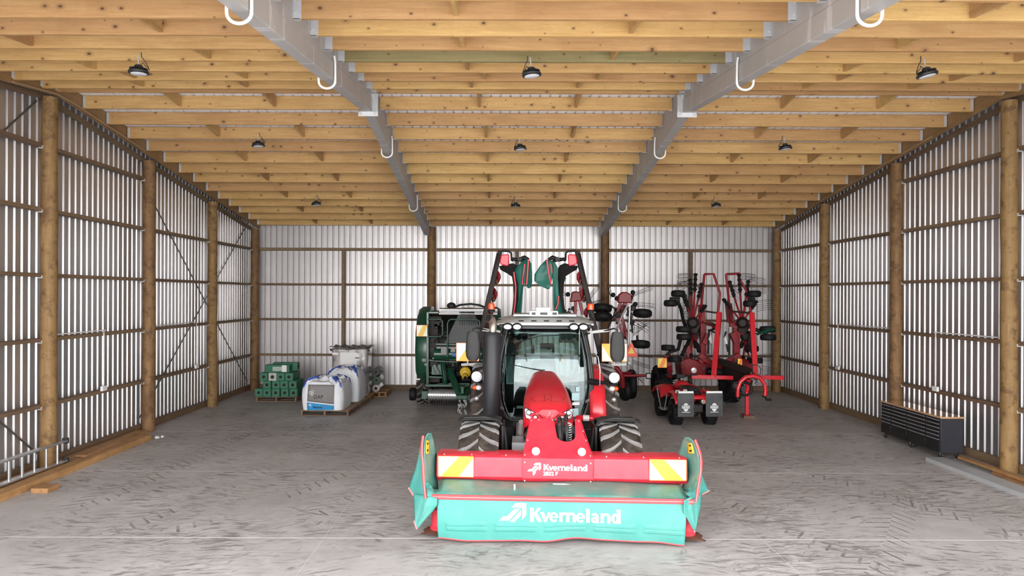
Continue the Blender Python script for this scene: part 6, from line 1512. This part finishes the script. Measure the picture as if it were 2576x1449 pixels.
# ---- wrapped film rolls beside the stack
xr = W(944, 1000, 21.4).x
pallet(xr + .14, 21.8, .45, .95, 0, 'small wooden pallet right of the shrink-wrapped stack', 'timber')
for k, (z, nm, lb) in enumerate(((.147, 'white', 'lowest of the film rolls beside the wrapped stack, white'), (.40, 'green', 'dark green film roll in the middle beside the wrapped stack'), (.66, 'black', 'black film roll on top beside the wrapped stack'))):
    root = thing('film_roll', lb, 'roll', (xr + .04 + .02 * (k % 2), 21.65, z), group='film rolls beside the stack')
    mb = MB(); mb.lathe([(.05, -.36), (.113, -.36), (.118, -.34), (.118, .34), (.113, .36), (.05, .36)], (0, 0, .13), (0, 1, 0), 28, closed=True); mb.build('film', {'white': M['wrap'], 'green': M['green'], 'black': M['black']}[nm], root)
    mb = MB(); mb.lathe([(.035, -.37), (.05, -.37), (.05, .37), (.035, .37)], (0, 0, .13), (0, 1, 0), 20, closed=True); mb.build('cardboard_core', M['timber_x'], root)

# ================================================================== TOOL CHEST against the right wall
tcz = thing('tool_chest', 'long black rolling tool chest with steel drawer handles and wooden worktop', 'tool chest', (8.90, 14.50, 0))
hx, hy0, hy1, z0, z1 = .22, -1.06, 1.04, .125, .80
mb = MB(); mb.box((0, (hy0 + hy1) / 2, (z0 + z1) / 2), (2 * hx, hy1 - hy0, z1 - z0)); M['chest'] = paint('chest_slate_black', (.028, .030, .040), .38, .1, .1); mb.build('cabinet', M['chest'], tcz, bev=.006)
m_, nt_, b_ = new_mat('varnished_worktop'); v_ = coords(nt_, (6, .6, 6)); n_ = noise_(nt_, v_, 3, 5)
nt_.links.new(mixc(nt_, n_, (.62, .38, .19), (.45, .26, .12)), b_.inputs['Base Color']); b_.inputs['Roughness'].default_value = .12; b_.inputs['Coat Weight'].default_value = .8
mb = MB(); mb.box((0, (hy0 + hy1) / 2, z1 + .018), (2 * hx + .04, hy1 - hy0 + .05, .036)); mb.build('worktop', m_, tcz, bev=.006)
cols = [(hy1 - .02, hy1 - .40), (hy1 - .42, hy1 - .98), (hy1 - 1.00, hy1 - 1.63), (hy1 - 1.65, hy0 + .02)]
M['drawer'] = paint('drawer_black', (.010, .010, .012), .3, .1, .1)
for ci, (ya, yb) in enumerate(cols):
    for k in range(6):
        zt = z1 - .03 - k * .076; mb = MB(); mb.box((-hx - .006, (ya + yb) / 2, zt - .034), (.014, ya - yb - .012, .068)); d = mb.build('drawer', M['drawer'], tcz, bev=.003)
        mb = MB(); mb.beam((-hx - .018, ya - .02, zt - .012), (-hx - .018, yb + .02, zt - .012), .014, .014); mb.build('handle', M['silver'], d, bev=.002)
    mb = MB(); mb.box((-hx - .006, (ya + yb) / 2, z0 + .10), (.014, ya - yb - .012, .19)); mb.build('cupboard_door', M['drawer'], tcz, bev=.003)
for x in (-hx + .06, hx - .06):
    for y in (hy0 + .08, (hy0 + hy1) / 2, hy1 - .08):
        mb = MB(); mb.lathe([(0, -.018), (.05, -.018), (.058, -.01), (.058, .01), (.05, .018), (0, .018)], (x, y, .058), (1, .35, 0), 20); c = mb.build('castor_wheel', M['black'], tcz)
        mb = MB(); mb.box((x, y, .118), (.07, .07, .01)); mb.beam((x - .026, y, .115), (x - .026, y, .055), .008, .03); mb.beam((x + .026, y, .115), (x + .026, y, .055), .008, .03); mb.cyl((x - .03, y, .058), (x + .03, y, .058), .01, seg=8); mb.build('castor_fork', M['chrome'], c)

# ================================================================== things lying along the walls
def board_on_floor(p0, p1, w_, h, z, lab, mat='timber', nm='timber_plank', grp='timber lying along the walls'):
    p0, p1 = Vector(p0), Vector(p1); c = (p0 + p1) / 2; L_ = (p1 - p0).length; mb = MB(); mb.box((0, 0, 0), (w_, L_, h))
    o = mb.build(nm, M[mat], bev=.004, smooth=0, loc=(c.x, c.y, z)); o.rotation_euler.z = -math.atan2((p1 - p0).x, (p1 - p0).y); return tag(o, lab, 'plank', grp)
board_on_floor((-7.73, 6.6), (-7.75, 15.0), .24, .12, .06, 'heavy timber beam on the floor along the left wall, nearest the aisle')
board_on_floor((-7.935, 5.4), (-7.955, 14.7), .14, .10, .05, 'heavy timber beam on the floor between the left wall and the outer beam')
board_on_floor((-8.14, 12.62), (-8.15, 15.6), .24, .09, .045, 'timber beam on the floor tight against the left wall, beyond the near post')
board_on_floor((-8.14, 9.12), (-8.14, 12.18), .24, .09, .045, 'timber beam on the floor tight against the left wall, behind the ladder')
board_on_floor((-7.90, 12.9), (-7.915, 14.2), .20, .02, .132, 'thin timber offcut lying on the heavy beams by the left wall')
mb = MB(); mb.box((0, 0, .04), (.27, .30, .08)); p = W(106, 1238, 11.0); tag(mb.build('wood_block', M['timber'], bev=.004, loc=(p.x, 11.08, 0)), 'short timber offcut on the floor beside the aluminium ladder', 'block')
M['alu'] = paint('aluminium', (.62, .64, .66), .35, .85, .2)
# ladder lying on edge along the left wall
ld = thing('ladder', 'aluminium ladder lying on its side along the left wall', 'ladder', (-7.885, 10.9, .135))
for z, nm in ((.0, 0), (.36, 1)):
    for yy in (0,):
        mb = MB(); mb.beam((-.06, -4.2, z + .02), (-.01, 1.55, z + .02), .026, .09, up=(1, 0, 0)); mb.beam((-.12, -4.2, z + .02), (-.07, 1.1, z + .02), .022, .06, up=(1, 0, 0)) ; mb.build('stile', M['alu'], ld, bev=.003)
mb = MB()
for k in range(18):
    y = 1.35 - .30 * k; mb = MB(); mb.cyl((-.03 - .002 * k, y, .03), (-.03 - .002 * k, y, .37), .020, seg=10); mb.build('rung', M['alu'], ld)
for k in range(16):
    y = .85 - .30 * k; mb = MB(); mb.cyl((-.09, y, .03), (-.09, y, .37), .014, seg=10); mb.build('rung', M['alu'], ld)
mb = MB(); mb.box((-.03, 1.58, .02), (.1, .06, .1)); mb.box((-.03, 1.58, .38), (.1, .06, .1)); mb.build('end_foot', M['dusty'], ld, bev=.006)
mb = MB()
for k in range(9): mb.box((random.uniform(-.08, .08), random.uniform(-.1, .1), .015 + random.uniform(0, .03)), (random.uniform(.02, .07), random.uniform(.02, .05), .02), (random.uniform(-.5, .5), random.uniform(-.5, .5), random.uniform(0, 3)))
p = W(388, 1108, 14.9); tag(mb.build('white_scrap', M['white_pl'], bev=.003, loc=(p.x, 15.18, 0)), 'crumpled white scrap at the end of the plank by the left wall', 'scrap')
# right wall: grey steel channel and planks
ck = thing('steel_channel', 'long grey steel channel lying on the floor below the tool chest', 'channel', (8.50, 9.95, 0), R(0.6))
sec = [(-.17, .075), (.17, .075), (.17, .0), (.164, .0), (.164, .069), (-.164, .069), (-.164, .0), (-.17, .0)]
mb = MB(); n = 8; mb.add([(a, y, b) for y in (-4.6, 3.35) for a, b in sec], [tuple(range(n))[::-1], tuple(range(n, 2 * n))] + [(i, (i + 1) % n, (i + 1) % n + n, i + n) for i in range(n)]); M['chan'] = paint('grey_primed_steel', (.44, .45, .46), .45, .1, .15); mb.build('channel', M['chan'], ck, smooth=0)
board_on_floor((8.97, 5.0), (8.97, 12.3), .23, .05, .026, 'timber plank on the floor between the grey channel and the right wall')
board_on_floor((8.98, 5.4), (8.98, 13.3), .12, .045, .074, 'narrow timber lying on the plank by the right wall')
board_on_floor((8.79, 4.6), (8.79, 11.9), .11, .045, .024, 'timber plank beside the grey channel on the right')
mb = MB(); mb.box((0, 0, .012), (.10, .05, .024)); tag(mb.build('wood_chip', M['timber'], bev=.002, loc=(8.27, 9.9, 0)), 'small reddish chip at the edge of the grey steel channel', 'offcut')
